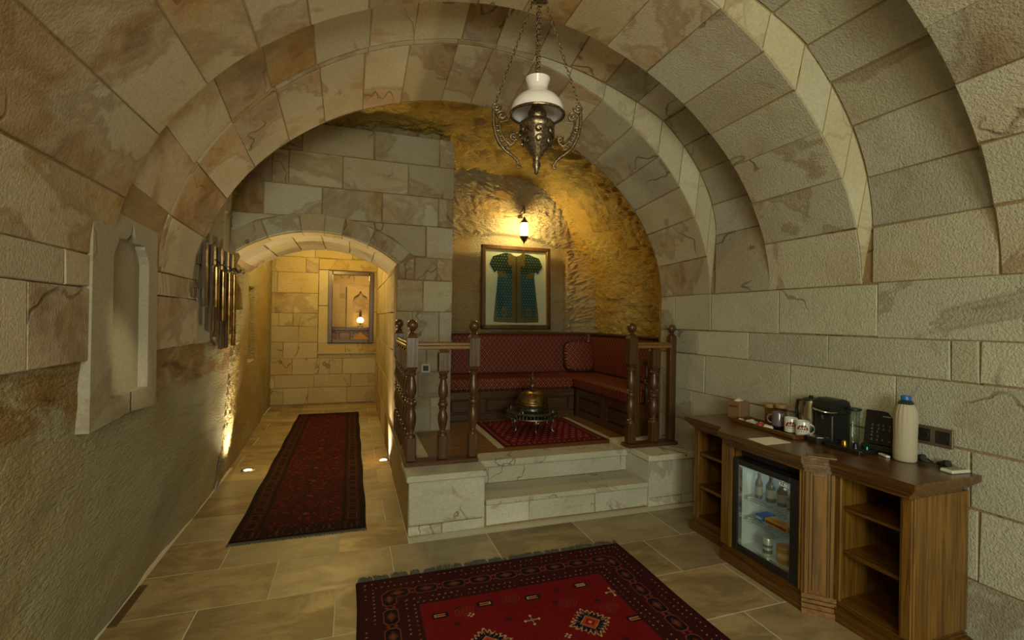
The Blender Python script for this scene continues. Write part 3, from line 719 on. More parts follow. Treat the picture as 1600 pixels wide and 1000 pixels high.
# ---- railings
def turned(mb, x, y, z0, z1, r=.040, n=20):
    h = z1-z0
    pr = [(.030, 0), (.040, .01), (.040, .03), (.028, .045), (.026, .06), (.034, .12), (.043, .2), (.046, .27), (.042, .34), (.031, .40), (.028, .415), (.038, .43), (.038, .445), (.030, .46),
          (.042, .475), (.047, .505), (.042, .535), (.030, .55), (.038, .565), (.038, .58), (.028, .595), (.031, .61), (.042, .67), (.045, .73), (.041, .80), (.031, .88), (.027, .93), (.028, .945), (.040, .955), (.042, .98), (.034, 1)]
    mb.lathe([(a*r/.046*1.0, b*h) for a, b in pr], (x, y, z0), n)
def baluster(par, x, y, zb, zt, w=.036, ball=False, name='baluster', mat=None, ztop_block=.24, n=20):
    mat = mat or M_WOOD
    mb = MB(); mb.box(x-w, x+w, y-w, y+w, zb, zb+.175, .006)
    mb.lathe([(w*1.0, 0), (w*.9, .012), (w*.75, .02)], (x, y, zb+.175), 4 if False else 16)
    turned(mb, x, y, zb+.185, zt-ztop_block-.01, .038, n)
    mb.lathe([(w*.75, 0), (w*.95, .01)], (x, y, zt-ztop_block-.01), 16)
    o = put(mb, name, mat, par, smooth=.5)
    tb = MB(); z0, z1 = zt-ztop_block, zt; c = w*.55
    # block with chamfered corners at both ends
    if z1-z0 > .05:
        e = w+.004; k = .028
        V = []
        for z, q in ((z0, e-.014), (z0+k, e), (z1-k, e), (z1, e-.014)):
            V += [(x-q, y-q, z), (x+q, y-q, z), (x+q, y+q, z), (x-q, y+q, z)]
        F = [(3, 2, 1, 0), (12, 13, 14, 15)]
        for r_ in range(3):
            for i in range(4): F.append((r_*4+i, r_*4+(i+1) % 4, r_*4+4+(i+1) % 4, r_*4+4+i))
        tb.add(V, F); put(tb, 'block', mat, o, smooth=.3)
    if ball:
        b = MB(); b.lathe([(.030, 0), (.034, .006), (.020, .014), (.016, .022), (.026, .030)]+[(.041*math.sin(a), .066-.041*math.cos(a)) for a in np.linspace(.55, PI, 12)], (x, y, zt), 20)
        put(b, 'ball_finial', M_WOOD, o, smooth=.7)
    return o
rl = thing('railing', 'L-shaped dark wood railing on the left pedestal, running back to the arched wall', 'railing', (.65, 3.55, .422), group='turned wooden railings')
put(MB().box(.375, .925, 3.47, 3.60, .424, .452, .005).box(.375, .485, 3.60, 4.62, .424, .452, .005), 'base_board', M_WOODX, rl)
baluster(rl, .425, 3.54, .452, 1.385, ball=True, name='newel_post', ztop_block=.27)
baluster(rl, .893, 3.54, .452, 1.385, ball=True, name='newel_post', ztop_block=.27)
baluster(rl, .66, 3.54, .452, 1.275, name='baluster', ztop_block=.19)
put(MB().box(.46, .86, 3.505, 3.575, 1.272, 1.30, .006).box(.46, .86, 3.515, 3.565, 1.30, 1.322, .006), 'handrail', M_OAKX, rl)
put(MB().box(.39, .46, 3.575, 4.56, 1.272, 1.30, .006).box(.40, .45, 3.575, 4.56, 1.30, 1.322, .006), 'handrail', M_WOODY, rl)
baluster(rl, .425, 4.58, .452, 1.385, ball=True, name='newel_post', ztop_block=.27)
for k in range(5): baluster(rl, .425, 3.71+k*.172, .452, 1.275, w=.030, name='baluster', ztop_block=.19, n=12)
rr_ = thing('railing', 'short dark wood railing on the right pedestal against the block wall', 'railing', (2.5, 3.55, .425), group='turned wooden railings')
put(MB().box(2.235, 2.738, 3.47, 3.60, .427, .455, .005), 'base_board', M_WOODX, rr_)
baluster(rr_, 2.292, 3.54, .455, 1.385, ball=True, name='newel_post', ztop_block=.27)
baluster(rr_, 2.525, 3.54, .455, 1.275, name='baluster', ztop_block=.19)
put(MB().box(2.33, 2.69, 3.505, 3.575, 1.272, 1.30, .006).box(2.33, 2.69, 3.515, 3.565, 1.30, 1.322, .006), 'handrail', M_OAKX, rr_)
np_ = put(MB().box(2.672, 2.736, 3.51, 3.575, .455, 1.385, .006), 'newel_post', M_WOOD, rr_)
b = MB(); b.lathe([(.030, 0), (.034, .006), (.020, .014), (.016, .022), (.026, .030)]+[(.036*math.sin(a), .062-.036*math.cos(a)) for a in np.linspace(.55, PI, 12)], (2.70, 3.54, 1.385), 20)
put(b, 'ball_finial', M_WOOD, np_)
# ---- corner bench
sb = thing('corner_bench', 'L-shaped built-in bench with red damask cushions and dark wood base', 'bench', (2.4, 5.4, .386))
put(MB().box(.955, 2.52, 5.12, 5.70, .386, .70).box(2.56, 3.06, 3.88, 5.70, .386, .70), 'base', M_DARKW, sb)
for a, b_ in ((.955, 1.36), (1.36, 1.95), (1.95, 2.515)):
    p = put(MB().box(a, b_, 5.085, 5.12, .62, .70, .004).box(a, b_, 5.085, 5.12, .386, .455, .004).box(a, a+.07, 5.085, 5.12, .455, .62, .004).box(b_-.07, b_, 5.085, 5.12, .455, .62, .004), 'panel_frame', M_DARKW, sb, smooth=.3)
    put(MB().box(a+.085, b_-.085, 5.10, 5.122, .47, .605, .012), 'raised_panel', M_DARKW, p, smooth=.3)
for a, b_ in ((3.88, 4.42), (4.42, 5.085)):
    p = put(MB().box(2.525, 2.56, a, b_, .62, .70, .004).box(2.525, 2.56, a, b_, .386, .455, .004).box(2.525, 2.56, a, a+.07, .455, .62, .004).box(2.525, 2.56, b_-.07, b_, .455, .62, .004), 'panel_frame', M_DARKW, sb, smooth=.3)
    put(MB().box(2.54, 2.562, a+.085, b_-.085, .47, .605, .012), 'raised_panel', M_DARKW, p, smooth=.3)
put(MB().box(.955, 2.51, 5.07, 5.62, .70, .835, .03), 'seat_cushion', M_SOFA, sb)
put(MB().box(2.51, 3.0, 3.90, 5.62, .70, .845, .03), 'seat_cushion', M_SEAT, sb)
put(MB().box(.955, 3.04, 5.60, 5.70, .83, 1.325, .025), 'back_cushion', M_SOFA, sb)
put(MB().box(2.965, 3.055, 3.88, 5.60, .84, 1.325, .025), 'back_cushion', M_SOFA, sb)
put(MB().box(.955, 3.06, 5.585, 5.74, 1.325, 1.352, .005).box(2.945, 3.075, 3.80, 5.60, 1.325, 1.352, .005), 'top_ledge', M_DARKW, sb)
put(MB().box(2.51, 2.56, 3.80, 3.88, .386, 1.16, .006).box(2.56, 3.04, 3.83, 3.87, .386, .72, .004).box(2.56, 3.04, 3.81, 3.88, 1.11, 1.15, .006), 'end_frame', M_WOOD, sb)
for x in (2.66, 2.78, 2.90):
    m = MB(); turned(m, x, 3.845, .72, 1.11, .026, 12); put(m, 'spindle', M_WOOD, sb)
m = MB(); m.cushion(-.20, .20, -.055, .055, -.19, .19, 8, 3.6); m.m = Matrix()
tc = thing('throw_cushion', 'square red damask cushion with dark piping in the bench corner', 'cushion', (2.78, 5.50, 1.045)); tc.rotation_euler = (math.radians(-12), 0, math.radians(-6))
m.build('pillow', M_SOFA, tc)
m = MB(); m.tube([(.20*sgp(math.cos(a), .42), 0, .19*sgp(math.sin(a), .42)) for a in np.linspace(0, 2*PI, 49)[:-1]], .008, 6, closed=True); m.build('piping', plain('dark_piping', (.02, .008, .006), .7), tc)
# ---- brazier on its rug
bx, by, bz = 1.735, 4.45, .3965
br = thing('brazier', 'domed antique metal brazier on curved legs standing on the small rug', 'brazier', (bx, by, bz))
put(MB().lathe([(.02, .165), (.20, .17), (.255, .178), (.262, .188), (.258, .196), (.235, .20), (.10, .198), (.02, .198)], (bx, by, bz), 40), 'tray', M_TRAYM, br)
m = MB()
for k in range(44):
    a = 2*PI*k/44; x, y = bx+.25*math.cos(a), by+.25*math.sin(a); m.lathe([(.002, 0), (.0105, .004), (.0115, .012), (.010, .034), (.004, .040)], (x, y, bz+.148), 6)
gd = put(m, 'gadrooned_edge', M_TRAYM, br)
put(MB().lathe([(.252, .138), (.262, .140), (.262, .150), (.252, .152)], (bx, by, bz), 40), 'edge_ring', M_STEEL, gd)
put(MB().lathe([(.165, .198), (.172, .205), (.160, .214), (.158, .235), (.166, .242), (.158, .250), (.155, .256)], (bx, by, bz), 36), 'bowl', M_TRAYM, br)
lid = put(MB().lathe([(.150, .254), (.158, .262), (.158, .276), (.150, .285), (.157, .292), (.156, .300), (.152, .306), (.148, .318), (.136, .345), (.112, .372), (.080, .390), (.045, .400), (.030, .402)], (bx, by, bz), 36), 'domed_lid', M_DOME, br, smooth=.9)
put(MB().lathe([(.030, .400), (.034, .406), (.026, .412), (.018, .418), (.030, .428), (.037, .442), (.033, .456), (.018, .468), (.010, .474), (.017, .482), (.018, .490), (.010, .498), (.005, .506), (.004, .54), (.009, .546), (.004, .552), (.003, .575)], (bx, by, bz), 16), 'finial', M_ABRASS, lid)
m = MB(); m.tube([(bx-.014, by, bz+.575), (bx, by, bz+.566), (bx+.014, by, bz+.575), (bx+.011, by, bz+.590), (bx+.004, by, bz+.595)], .003, 6); put(m, 'crescent', M_ABRASS, lid)
for k in range(6):
    a = 2*PI*k/6+.35; c, s_ = math.cos(a), math.sin(a); pts = []
    for r_, z in ((.205, .15), (.222, .128), (.226, .100), (.212, .072), (.205, .045), (.214, .018), (.232, .006), (.240, .012)): pts.append((bx+r_*c, by+r_*s_, bz+z))
    l_ = put(MB().tube(pts, [.012, .011, .009, .007, .006, .007, .009, .006], 8), 'leg', M_ABRASS, br)
    m = MB()
    for w_ in (-1, 1):
        m.tube([(bx+.215*c-w_*s_*q*.035, by+.215*s_+w_*c*q*.035, bz+.135-.03*math.sin(q*PI)) for q in np.linspace(0, 1, 6)], .004, 6)
    put(m, 'scroll', M_ABRASS, l_)
for k in range(4):
    a = 2*PI*k/4+.75; m = MB(); cx, cy = bx+.235*math.cos(a), by+.235*math.sin(a)
    m.tube([(cx+.018*math.cos(t)*-math.sin(a), cy+.018*math.cos(t)*math.cos(a), bz+.2+.026*math.sin(t)) for t in np.linspace(0, PI, 9)], .0045, 6); put(m, 'handle', M_ABRASS, br)
# ---- rugs: patterns are woven colour on a fine grid
def lin(c): return np.array([((x/255+.055)/1.055)**2.4 if x > 10 else x/255/12.92 for x in c])
def hsh(i, j, s=0): return np.modf(np.abs(np.sin(i*127.1+j*311.7+s*74.7)*43758.5453))[0]
def rug_big(U, V, W, L):
    """U across (0..W), V from the fringed edge inwards (0..L)"""
    red, dark, navy, tan, brick = lin((112, 8, 17)), lin((58, 10, 18)), lin((16, 18, 40)), lin((205, 160, 120)), lin((176, 66, 34))
    col = np.zeros(U.shape+(3,)); col[:] = dark
    d = np.minimum(np.minimum(U, W-U), V)             # distance from the edge
    def put_(m, c): col[m] = c
    wob = hsh(np.floor(U/.012), np.floor(V/.012))
    put_((d < .018), lin((40, 12, 20)))
    # dotted guard borders
    for off in (.045, .085, .245, .285):
        per = .034; k = np.where(d == V, U, V); ph = np.modf(k/per+(0 if off in (.045, .245) else .5))[0]-.5
        m = (np.abs(d-off) < .0042) & (np.abs(ph*per) < .0042) & (hsh(np.floor(k/per), off*99) > .3); put_(m, tan*.6)
        m = (np.abs(d-off-.018) < .006) & (np.abs(np.modf(k/per+.25)[0]*per-per/2) < .006) & (wob > .5); put_(m, navy)
    put_((np.abs(d-.105) < .0025) | (np.abs(d-.225) < .0025), lin((50, 12, 24)))
    # octagon chain in the main border
    for axis in (0, 1, 2):
        if axis == 0: a, b, ok = U, V, (d == V)
        elif axis == 1: a, b, ok = V, U, (d == U)
        else: a, b, ok = V, W-U, (d == W-U)
        per = .155; q = (np.modf((a+.02)/per)[0]-.5)*per; r = b-.165; ok = ok & (b > .105) & (b < .225)
        A, B = np.abs(q), np.abs(r); oc = np.maximum(np.maximum(A/.062, B/.036), (A+B)/.080)
        put_(ok & (np.abs(oc-1) < .05), lin((132, 66, 50))); put_(ok & (oc < .90), lin((22, 16, 22)))
        dm = A/.040+B/.026; put_(ok & (dm < 1), lin((92, 40, 34))); put_(ok & (dm < .55) & (np.modf((A+B)/.010)[0] > .5), lin((130, 84, 64)))
        for sy in (-1, 1):
            put_(ok & (np.hypot(per/2-A, r-sy*.018) < .008), brick*.6); 
        put_(ok & (np.hypot(per/2-A, r) < .006), navy)
    # field
    x0, y0 = .31, .31; F = (U > x0) & (U < W-x0) & (V > y0); col[F] = red
    step = (np.modf(U/.045)[0] > .5) ^ (np.modf(V/.045)[0] > .5); ed = F & ((U < x0+.03) | (U > W-x0-.03) | (V < y0+.03)); put_(ed & step, lin((110, 12, 26)))
    fx, fy = U-W/2, V
    col[F & (hsh(np.floor(U/.02), np.floor(V/.02), 3) > .93)] = lin((120, 10, 24))
    def medal(cx, cy, s):
        q, r = np.abs(U-cx)/s, np.abs(V-cy)/s; dist = q+r; ang = np.arctan2(V-cy, U-cx)
        sp = .125+.016*np.cos(ang*20)
        stp = np.floor(np.minimum(q, r)/.022)*.022; R_ = np.maximum(q, r)*.62+.50*stp+.14*dist
        put_(F & (np.abs(R_-sp) < .009) & (dist < .34), tan); put_(F & (R_ < sp-.006), navy)
        put_(F & (R_ < sp-.02) & (np.modf(np.abs(ang)*8/PI)[0] < .22) & (R_ > .08), lin((140, 90, 70)))
        put_(F & (dist < .096), tan*.8); put_(F & (dist < .088), brick); put_(F & (dist < .05), red); put_(F & (dist < .03), brick); put_(F & (np.hypot(q, r) < .010), lin((220, 200, 180)))
    def box_(cx, cy, fl=1):
        q, r = (U-cx)*fl*1.45, (V-cy)*1.45
        put_(F & (np.abs(q) < .062) & (np.abs(r) < .034) & (np.abs(q)+np.abs(r) < .082), lin((20, 12, 22)))
        put_(F & (np.abs(q) < .040) & (np.abs(np.abs(r)-.012) < .0042), tan); put_(F & (np.abs(q-.040) < .004) & (np.abs(r) < .016), tan)
        put_(F & (np.abs(q) < .036) & (np.abs(r) < .006), brick*.7)
    def cross(cx, cy):
        q, r = (U-cx)*1.15, (V-cy)*1.15; put_(F & (np.minimum(np.abs(q), np.abs(r)) < .004) & (np.maximum(np.abs(q), np.abs(r)) < .038), lin((150, 140, 110)))
        for a, b in ((.04, 0), (-.04, 0), (0, .04), (0, -.04)): put_(F & (np.hypot(q-a, r-b) < .0075), lin((210, 196, 160)))
    def dots(cx, cy):
        for a, b in ((.012, 0), (-.012, 0), (0, .012), (0, -.012)): put_(F & (np.hypot(U-cx-a, V-cy-b) < .006), lin((200, 180, 150)))
    def bud(cx, cy):
        q, r = np.abs(U-cx), np.abs(V-cy); put_(F & (q/.026+r/.018 < 1), lin((70, 10, 30)))
    def curl(cx, cy):
        R_ = np.hypot(U-cx, (V-cy)*1.3); a = np.arctan2(V-cy, U-cx); put_(F & (R_ < .055) & (np.modf((R_/.017+a/(2*PI)))[0] < .22), lin((120, 60, 44)))
    for cx, cy in ((.58, .70), (1.10, .70), (.58, 1.32), (1.10, 1.32)): medal(cx, cy, .58)
    for k, (cx, cy) in enumerate(((.40, .43), (.64, .40), (.90, .42), (1.20, .39), (1.33, .74), (.84, .88), (.36, .90), (.64, 1.02), (1.05, 1.0), (1.3, 1.08))): box_(cx, cy, 1 if k % 2 else -1)
    for p_ in ((.83, .60), (1.34, .50), (.40, .70), (.84, 1.2)): cross(*p_)
    for p_ in ((.55, .47), (1.13, .92), (.74, .76), (.95, .76)): dots(*p_)
    for p_ in ((.50, .40), (.78, .44), (1.05, .40), (.47, .52), (1.0, .50), (.72, .56), (1.22, .55), (1.2, .86), (.75, .95), (.92, .98), (1.3, .92)): bud(*p_)
    for p_ in ((.52, .43), (.78, .40), (1.06, .52), (1.25, .62), (.45, .82), (.92, .80), (1.22, .96)): curl(*p_)
    return col
def rug_runner(U, V, W, L):
    base = lin((27, 6, 8)); red = lin((62, 7, 10)); col = np.zeros(U.shape+(3,)); col[:] = base; d = np.minimum(np.minimum(U, W-U), np.minimum(V, L-V))
    col[d < .02] = lin((26, 8, 12)); F = d > .17; col[F] = red
    q = np.abs(U-W/2); per = .38; v = (np.modf(V/per)[0]-.5)*per; r = np.abs(v)
    dm = q/.20+r/.18; h = hsh(np.floor(U/.018), np.floor(V/.018), 1)
    col[F & (np.modf(dm*5)[0] < .3) & (h > .25)] = lin((36, 10, 16)); col[F & (dm < .28)] = lin((24, 10, 22)); col[F & (dm < .14)] = lin((130, 50, 30))
    col[F & (h > .9)] = lin((118, 18, 18))
    for off in (.05, .14):
        k = np.where((d == V) | (d == L-V), U, V); col[(np.abs(d-off) < .005) & (np.modf(k/.04)[0] < .3)] = lin((110, 50, 34))
    k = np.where((d == V) | (d == L-V), U, V); A = np.abs((np.modf(k/.15)[0]-.5)*.15); B = np.abs(d-.095); oc = np.maximum(A/.055, B/.03); col[(np.abs(oc-1) < .09)] = lin((104, 44, 30)); col[(oc < .85)] = lin((30, 10, 16))
    return col
def rug_small(U, V, W, L):
    base = lin((120, 14, 30)); col = np.zeros(U.shape+(3,)); col[:] = base; d = np.minimum(np.minimum(U, W-U), np.minimum(V, L-V))
    per = .075; row = np.floor(V/per); a = (np.modf(U/per+.5*(row % 2))[0]-.5)*per; b = (np.modf(V/per)[0]-.5)*per; R_ = np.hypot(a, b)
    s_ = hsh(np.floor(U/per+.5*(row % 2)), row)
    col[(R_ < .020) & (np.modf(np.arctan2(b, a)*5/2/PI+s_)[0] < .6)] = lin((188, 128, 120)); col[R_ < .007] = lin((60, 20, 60)); col[(R_ > .024) & (R_ < .028)] = lin((60, 14, 40))
    col[d < .10] = lin((96, 12, 30)); m = d < .10; k = np.where((d == V) | (d == L-V), U, V); col[m & (np.abs(d-.055) < .014) & (np.modf(k/.05)[0] < .42)] = lin((170, 110, 104))
    col[(np.abs(d-.10) < .004)] = lin((30, 12, 40)); col[(np.abs(d-.02) < .004)] = lin((30, 12, 40))
    return col
def rug(name, label, x0, x1, y0, y1, z, fn, dx, dy, th=.010, flip_v=True, wav=.0, skew=0, taper=None):
    W, L = x1-x0, y1-y0; t = thing(name, label, 'rug', ((x0+x1)/2, (y0+y1)/2, z)); nx, ny = int(W/dx), int(L/dy)
    us, vs = np.linspace(0, W, nx), np.linspace(0, L, ny); U, V = np.meshgrid(us, vs, indexing='ij')
    col = fn(U, V, W, L); xs = x0+U-(x0+x1)/2; ys = (y1-V if flip_v else y0+V)-(y0+y1)/2
    zz = th+wav*(np.sin(U*9+V*3)*.5+np.sin(V*5.3+1)*.5); ed = np.minimum(np.minimum(U, W-U), np.minimum(V, L-V)); zz = np.where(ed <= 0, 0.001, zz)
    xs = xs+np.sin(V*7)*.004*(np.abs(U-W/2)/(W/2)) + (np.interp(V, [0, L], [0, skew]))
    grid_obj('pile', np.stack([xs, ys, zz], -1), M_RUG, t, col, flip=flip_v)
    return t, W, L
mr, W, L = rug('area_rug', 'large red rug with navy medallions and grey fringe in front of the steps', .043, 1.715, .95, 2.79, .001, rug_big, .004, .0042)
m = MB(); rf = random.Random(5); x = -W/2+.01; yb = L/2
while x < W/2-.01:
    n = rf.choice((3, 5, 7, 9)); lean = rf.uniform(-.020, .026); le = rf.uniform(.045, .062)
    for k in range(n):
        q = x+k*.006
        if q > W/2: break
        l2 = lean+rf.uniform(-.006, .006); m.tube([(q, yb-.004, .006), (q+l2*.4, yb+le*.5, .009), (q+l2, yb+le*rf.uniform(.85, 1.08), .003)], [.0032, .0035, .002], 5)
    x += n*.006+rf.uniform(.003, .012)
fm = NT('fringe_grey'); v, _ = fm.coords(0); fm.out(fm.mix(fm.noise(v, 60, 2), (.05, .06, .065), (.13, .14, .13)), .9)
fo = m.build('fringe', fm.mat, mr, smooth=1.5); fo['kind'] = 'stuff'; fo['label'] = 'grey knotted fringe'
rn, W, L = rug('runner_rug', 'long dark red runner leading into the arched corridor', -.745, .125, 3.51, 7.88, .001, rug_runner, .007, .012)
m = MB(); rf = random.Random(8)
for k in range(150):
    q = -W/2+W*k/149; m.tube([(q, -L/2+.004, .006), (q+rf.uniform(-.008, .008), -L/2-rf.uniform(.018, .026), .002)], [.003, .002], 4)
fo = m.build('fringe', fm.mat, rn, smooth=1.5); fo['kind'] = 'stuff'
sr, W, L = rug('alcove_rug', 'small crimson rug with cream fringes under the brazier', 1.27, 2.31, 3.93, 4.96, .387, rug_small, .007, .007, .006)
m = MB()
for sx in (-1, 1):
    for k in range(170):
        q = -L/2+L*k/169; m.tube([(sx*(W/2-.004), q, .003), (sx*(W/2+rf.uniform(.045, .058)), q+rf.uniform(-.012, .012), .002)], [.004, .003], 4)
fo = m.build('fringe', plain('fringe_cream', (.42, .36, .24), .9), sr, smooth=1.5); fo['kind'] = 'stuff'
# ---- framed garment
fg = thing('framed_garment', 'embroidered teal short-sleeved robe mounted in a dark wood frame', 'picture', (1.96, 5.63, 1.385)); fg.rotation_euler = (math.radians(-3), 0, 0)
FW, FH = .92, 1.045
m = MB()
for q in ((-FW/2, FW/2, 0, .052), (-FW/2, FW/2, FH-.052, FH), (-FW/2, -FW/2+.052, 0, FH), (FW/2-.052, FW/2, 0, FH)): m.box(q[0], q[1], -.045, .0, q[2], q[3], .008)
m.build('frame', M_DARKWZ, fg, smooth=.3)
m = MB()
for q in ((-FW/2+.05, FW/2-.05, .05, .058), (-FW/2+.05, FW/2-.05, FH-.058, FH-.05), (-FW/2+.05, -FW/2+.058, .05, FH-.05), (FW/2-.058, FW/2-.05, .05, FH-.05)): m.box(q[0], q[1], -.035, -.01, q[2], q[3])
m.build('inner_moulding', M_BRASS, fg, smooth=.3)
MB().box(-FW/2+.05, FW/2-.05, -.012, -.004, .05, FH-.05).build('mount', plain('mount_card', (.60, .60, .50), .9), fg)
GP = [(-.30, .03), (0, .02), (.30, .03), (.30, .10), (.265, .40), (.245, .60), (.255, .66), (.285, .63), (.355, .735), (.31, .835), (.16, .885), (.075, .885), (.04, .862), (0, .850), (-.04, .862), (-.075, .885), (-.16, .885), (-.31, .835), (-.355, .735), (-.285, .63), (-.255, .66), (-.245, .60), (-.265, .40), (-.30, .10)]
GP = [(x, z*1.02+.055) for x, z in GP]
def inpoly(X, Z, poly):
    r = np.zeros(X.shape, bool); n = len(poly)
    for i in range(n):
        (x1, z1), (x2, z2) = poly[i], poly[(i+1) % n]
        if z1 == z2: continue
        c = ((z1 > Z) != (z2 > Z)) & (X < (x2-x1)*(Z-z1)/(z2-z1)+x1); r ^= c
    return r
gx, gz = np.linspace(-.37, .37, 186), np.linspace(.06, .98, 231); X, Z = np.meshgrid(gx, gz, indexing='ij'); IN = inpoly(X, Z, GP)
col = np.zeros(X.shape+(3,)); teal, green, gold = lin((16, 88, 108)), lin((18, 62, 62)), lin((140, 120, 74))
col[:] = teal; col[Z > .70] = green*.8
col[(np.mod(X/.036+.5*(np.floor(Z/.034) % 2), 1) < .30) & (np.mod(Z/.034, 1) < .34)] = gold*1.3
tx = (np.mod(X/.011, 1) > .45) ^ (np.mod(Z/.013, 1) > .5); mixg = np.where(tx[..., None], gold*.9, gold*.35)
bd = (np.abs(X) < .062) & (Z < .86); bd |= (Z < .135); bd |= (np.abs(X) > .255) & (Z < .38); bd |= (np.abs(X) < .11) & (Z > .80)
for s_ in (-1, 1): bd |= (np.abs((Z-.70)-(-s_*X+.16)*-.35+.03) < .030) & (s_*X > .13) & (s_*X < .24) & (Z > .60) & (Z < .76)
col[bd] = mixg[bd]; col[np.abs(X) < .006] = lin((20, 20, 16))
for s_ in (-1, 1):
    R_ = np.hypot((X-s_*.165)/.036, (Z-.205)/(.048+.02*(Z > .205))); col[R_ < 1] = (mixg*1.1)[R_ < 1]; col[(R_ < .45)] = teal*1.3
q = IN[:-1, :-1] & IN[1:, 1:] & IN[1:, :-1] & IN[:-1, 1:]
Y = -.018-.006*np.abs(np.sin(X*40))*.5-.004*np.sin(X*13+Z*4)
g = grid_obj('robe', np.stack([X, Y, Z], -1), M_CLOTH, fg, col, mask=q); g['label'] = 'dark teal short-sleeved robe with gold embroidered borders'
MB().box(-FW/2+.05, FW/2-.05, -.034, -.032, .05, FH-.05).build('glass_pane', M_PANE, fg)
# ---- wall sconce with tassel
sc = thing('wall_sconce', 'brass wall lantern with a lit glass cylinder above the framed robe', 'lamp', (1.98, 5.60, 2.75))
scx, scy = 1.98, 5.44
put(MB().tube([(1.98, 5.60, 2.80), (1.98, 5.50, 2.86), (1.98, 5.46, 2.90), (1.98, 5.44, 2.86), (1.98, 5.44, 2.80)], .009, 8).lathe([(.03, -.01), (.03, .01)], (1.98, 5.585, 2.78), 12), 'bracket', M_ABRASS, sc)
put(MB().lathe([(.010, .16), (.016, .15), (.020, .13), (.050, .10), (.056, .092), (.056, .082), (.044, .078)], (scx, scy, 2.60), 20), 'cap', M_ABRASS, sc)
gl = put(MB().lathe([(.040, .078), (.043, .02), (.043, -.04), (.040, -.072)], (scx, scy, 2.60), 20, cap=False), 'glass_shade', M_BULB, sc); 
put(MB().lathe([(.044, -.068), (.052, -.076), (.052, -.086), (.040, -.104), (.030, -.122), (.014, -.138), (.010, -.15), (.002, -.165)][::-1], (scx, scy, 2.60), 20), 'finial', M_ABRASS, sc)
put(MB().tube([(scx, scy, 2.44), (scx+.003, scy+.02, 2.36)], .002, 5).lathe([(.001, .0), (.012, -.012), (.010, -.03), (.014, -.04), (.018, -.11), (.0, -.112)][::-1], (scx+.003, scy+.02, 2.37), 12), 'tassel', plain('tassel_silk', (.45, .26, .06), .7), sc)
# ---- hanging oil lamp
LX, LY = .86, 2.2
hl = thing('hanging_lamp', 'ornate antique brass oil lamp with a white glass shade on chains', 'lamp', (LX, LY, 2.24))
def zz(px): return 2.241+(268-px)/313.
put(MB().lathe([(.002, zz(273)), (.010, zz(271)), (.012, zz(264)), (.022, zz(258)), (.014, zz(252)), (.022, zz(246)), (.036, zz(241)), (.040, zz(237)), (.055, zz(232)), (.066, zz(222)), (.070, zz(212)), (.078, zz(205)), (.086, zz(200)), (.088, zz(196)), (.080, zz(192)), (.060, zz(189)), (.046, zz(186))], (LX, LY, 0), 32, flute=.035, fn=12), 'oil_font', M_ABRASS, hl, smooth=.9)
m = MB()
for k in range(7):
    a0_ = 2*PI*k/7
    for zc, rr2 in ((zz(210), .082), (zz(224), .070)):
        m.tube([(LX+(rr2+.003)*math.cos(a0_+.30*math.cos(t)*(1-t/9)), LY+(rr2+.003)*math.sin(a0_+.30*math.cos(t)*(1-t/9)), zc+.022*math.sin(t)*(1-t/9)) for t in np.linspace(0, 7.5, 18)], .0048, 5)
put(m, 'relief_scrolls', M_ABRASS, hl)['kind'] = 'stuff'
put(MB().lathe([(.044, zz(187)), (.048, zz(184)), (.046, zz(176)), (.036, zz(172)), (.030, zz(166))], (LX, LY, 0), 24), 'burner', M_ABRASS, hl)
put(MB().lathe([(.128, zz(180)), (.133, zz(176)), (.126, zz(165)), (.104, zz(155)), (.076, zz(149)), (.058, zz(145)), (.050, zz(140)), (.052, zz(134)), (.060, zz(127)), (.062, zz(124)), (.060, zz(124)), (.050, zz(134)), (.047, zz(140)), (.055, zz(146)), (.10, zz(157)), (.122, zz(166)), (.128, zz(176))], (LX, LY, 0), 40, cap=False), 'glass_shade', M_OPAL, hl, smooth=1.2, label='white opal glass shade')
m = MB(); m.tube([(LX+.133*math.cos(a), LY+.133*math.sin(a), zz(180)) for a in np.linspace(0, 2*PI, 49)[:-1]], .007, 8, closed=True); ring = put(m, 'shade_ring', M_ABRASS, hl)
def spiral(c, ax, r0, r1, t0, t1, n=18):
    return [(c[0]+ax[0]*(r0+(r1-r0)*k/(n-1))*math.cos(t0+(t1-t0)*k/(n-1)), c[1]+ax[1]*(r0+(r1-r0)*k/(n-1))*math.cos(t0+(t1-t0)*k/(n-1)), c[2]+(r0+(r1-r0)*k/(n-1))*math.sin(t0+(t1-t0)*k/(n-1))) for k in range(n)]
ARM = (math.radians(163), math.radians(-17), math.radians(73))
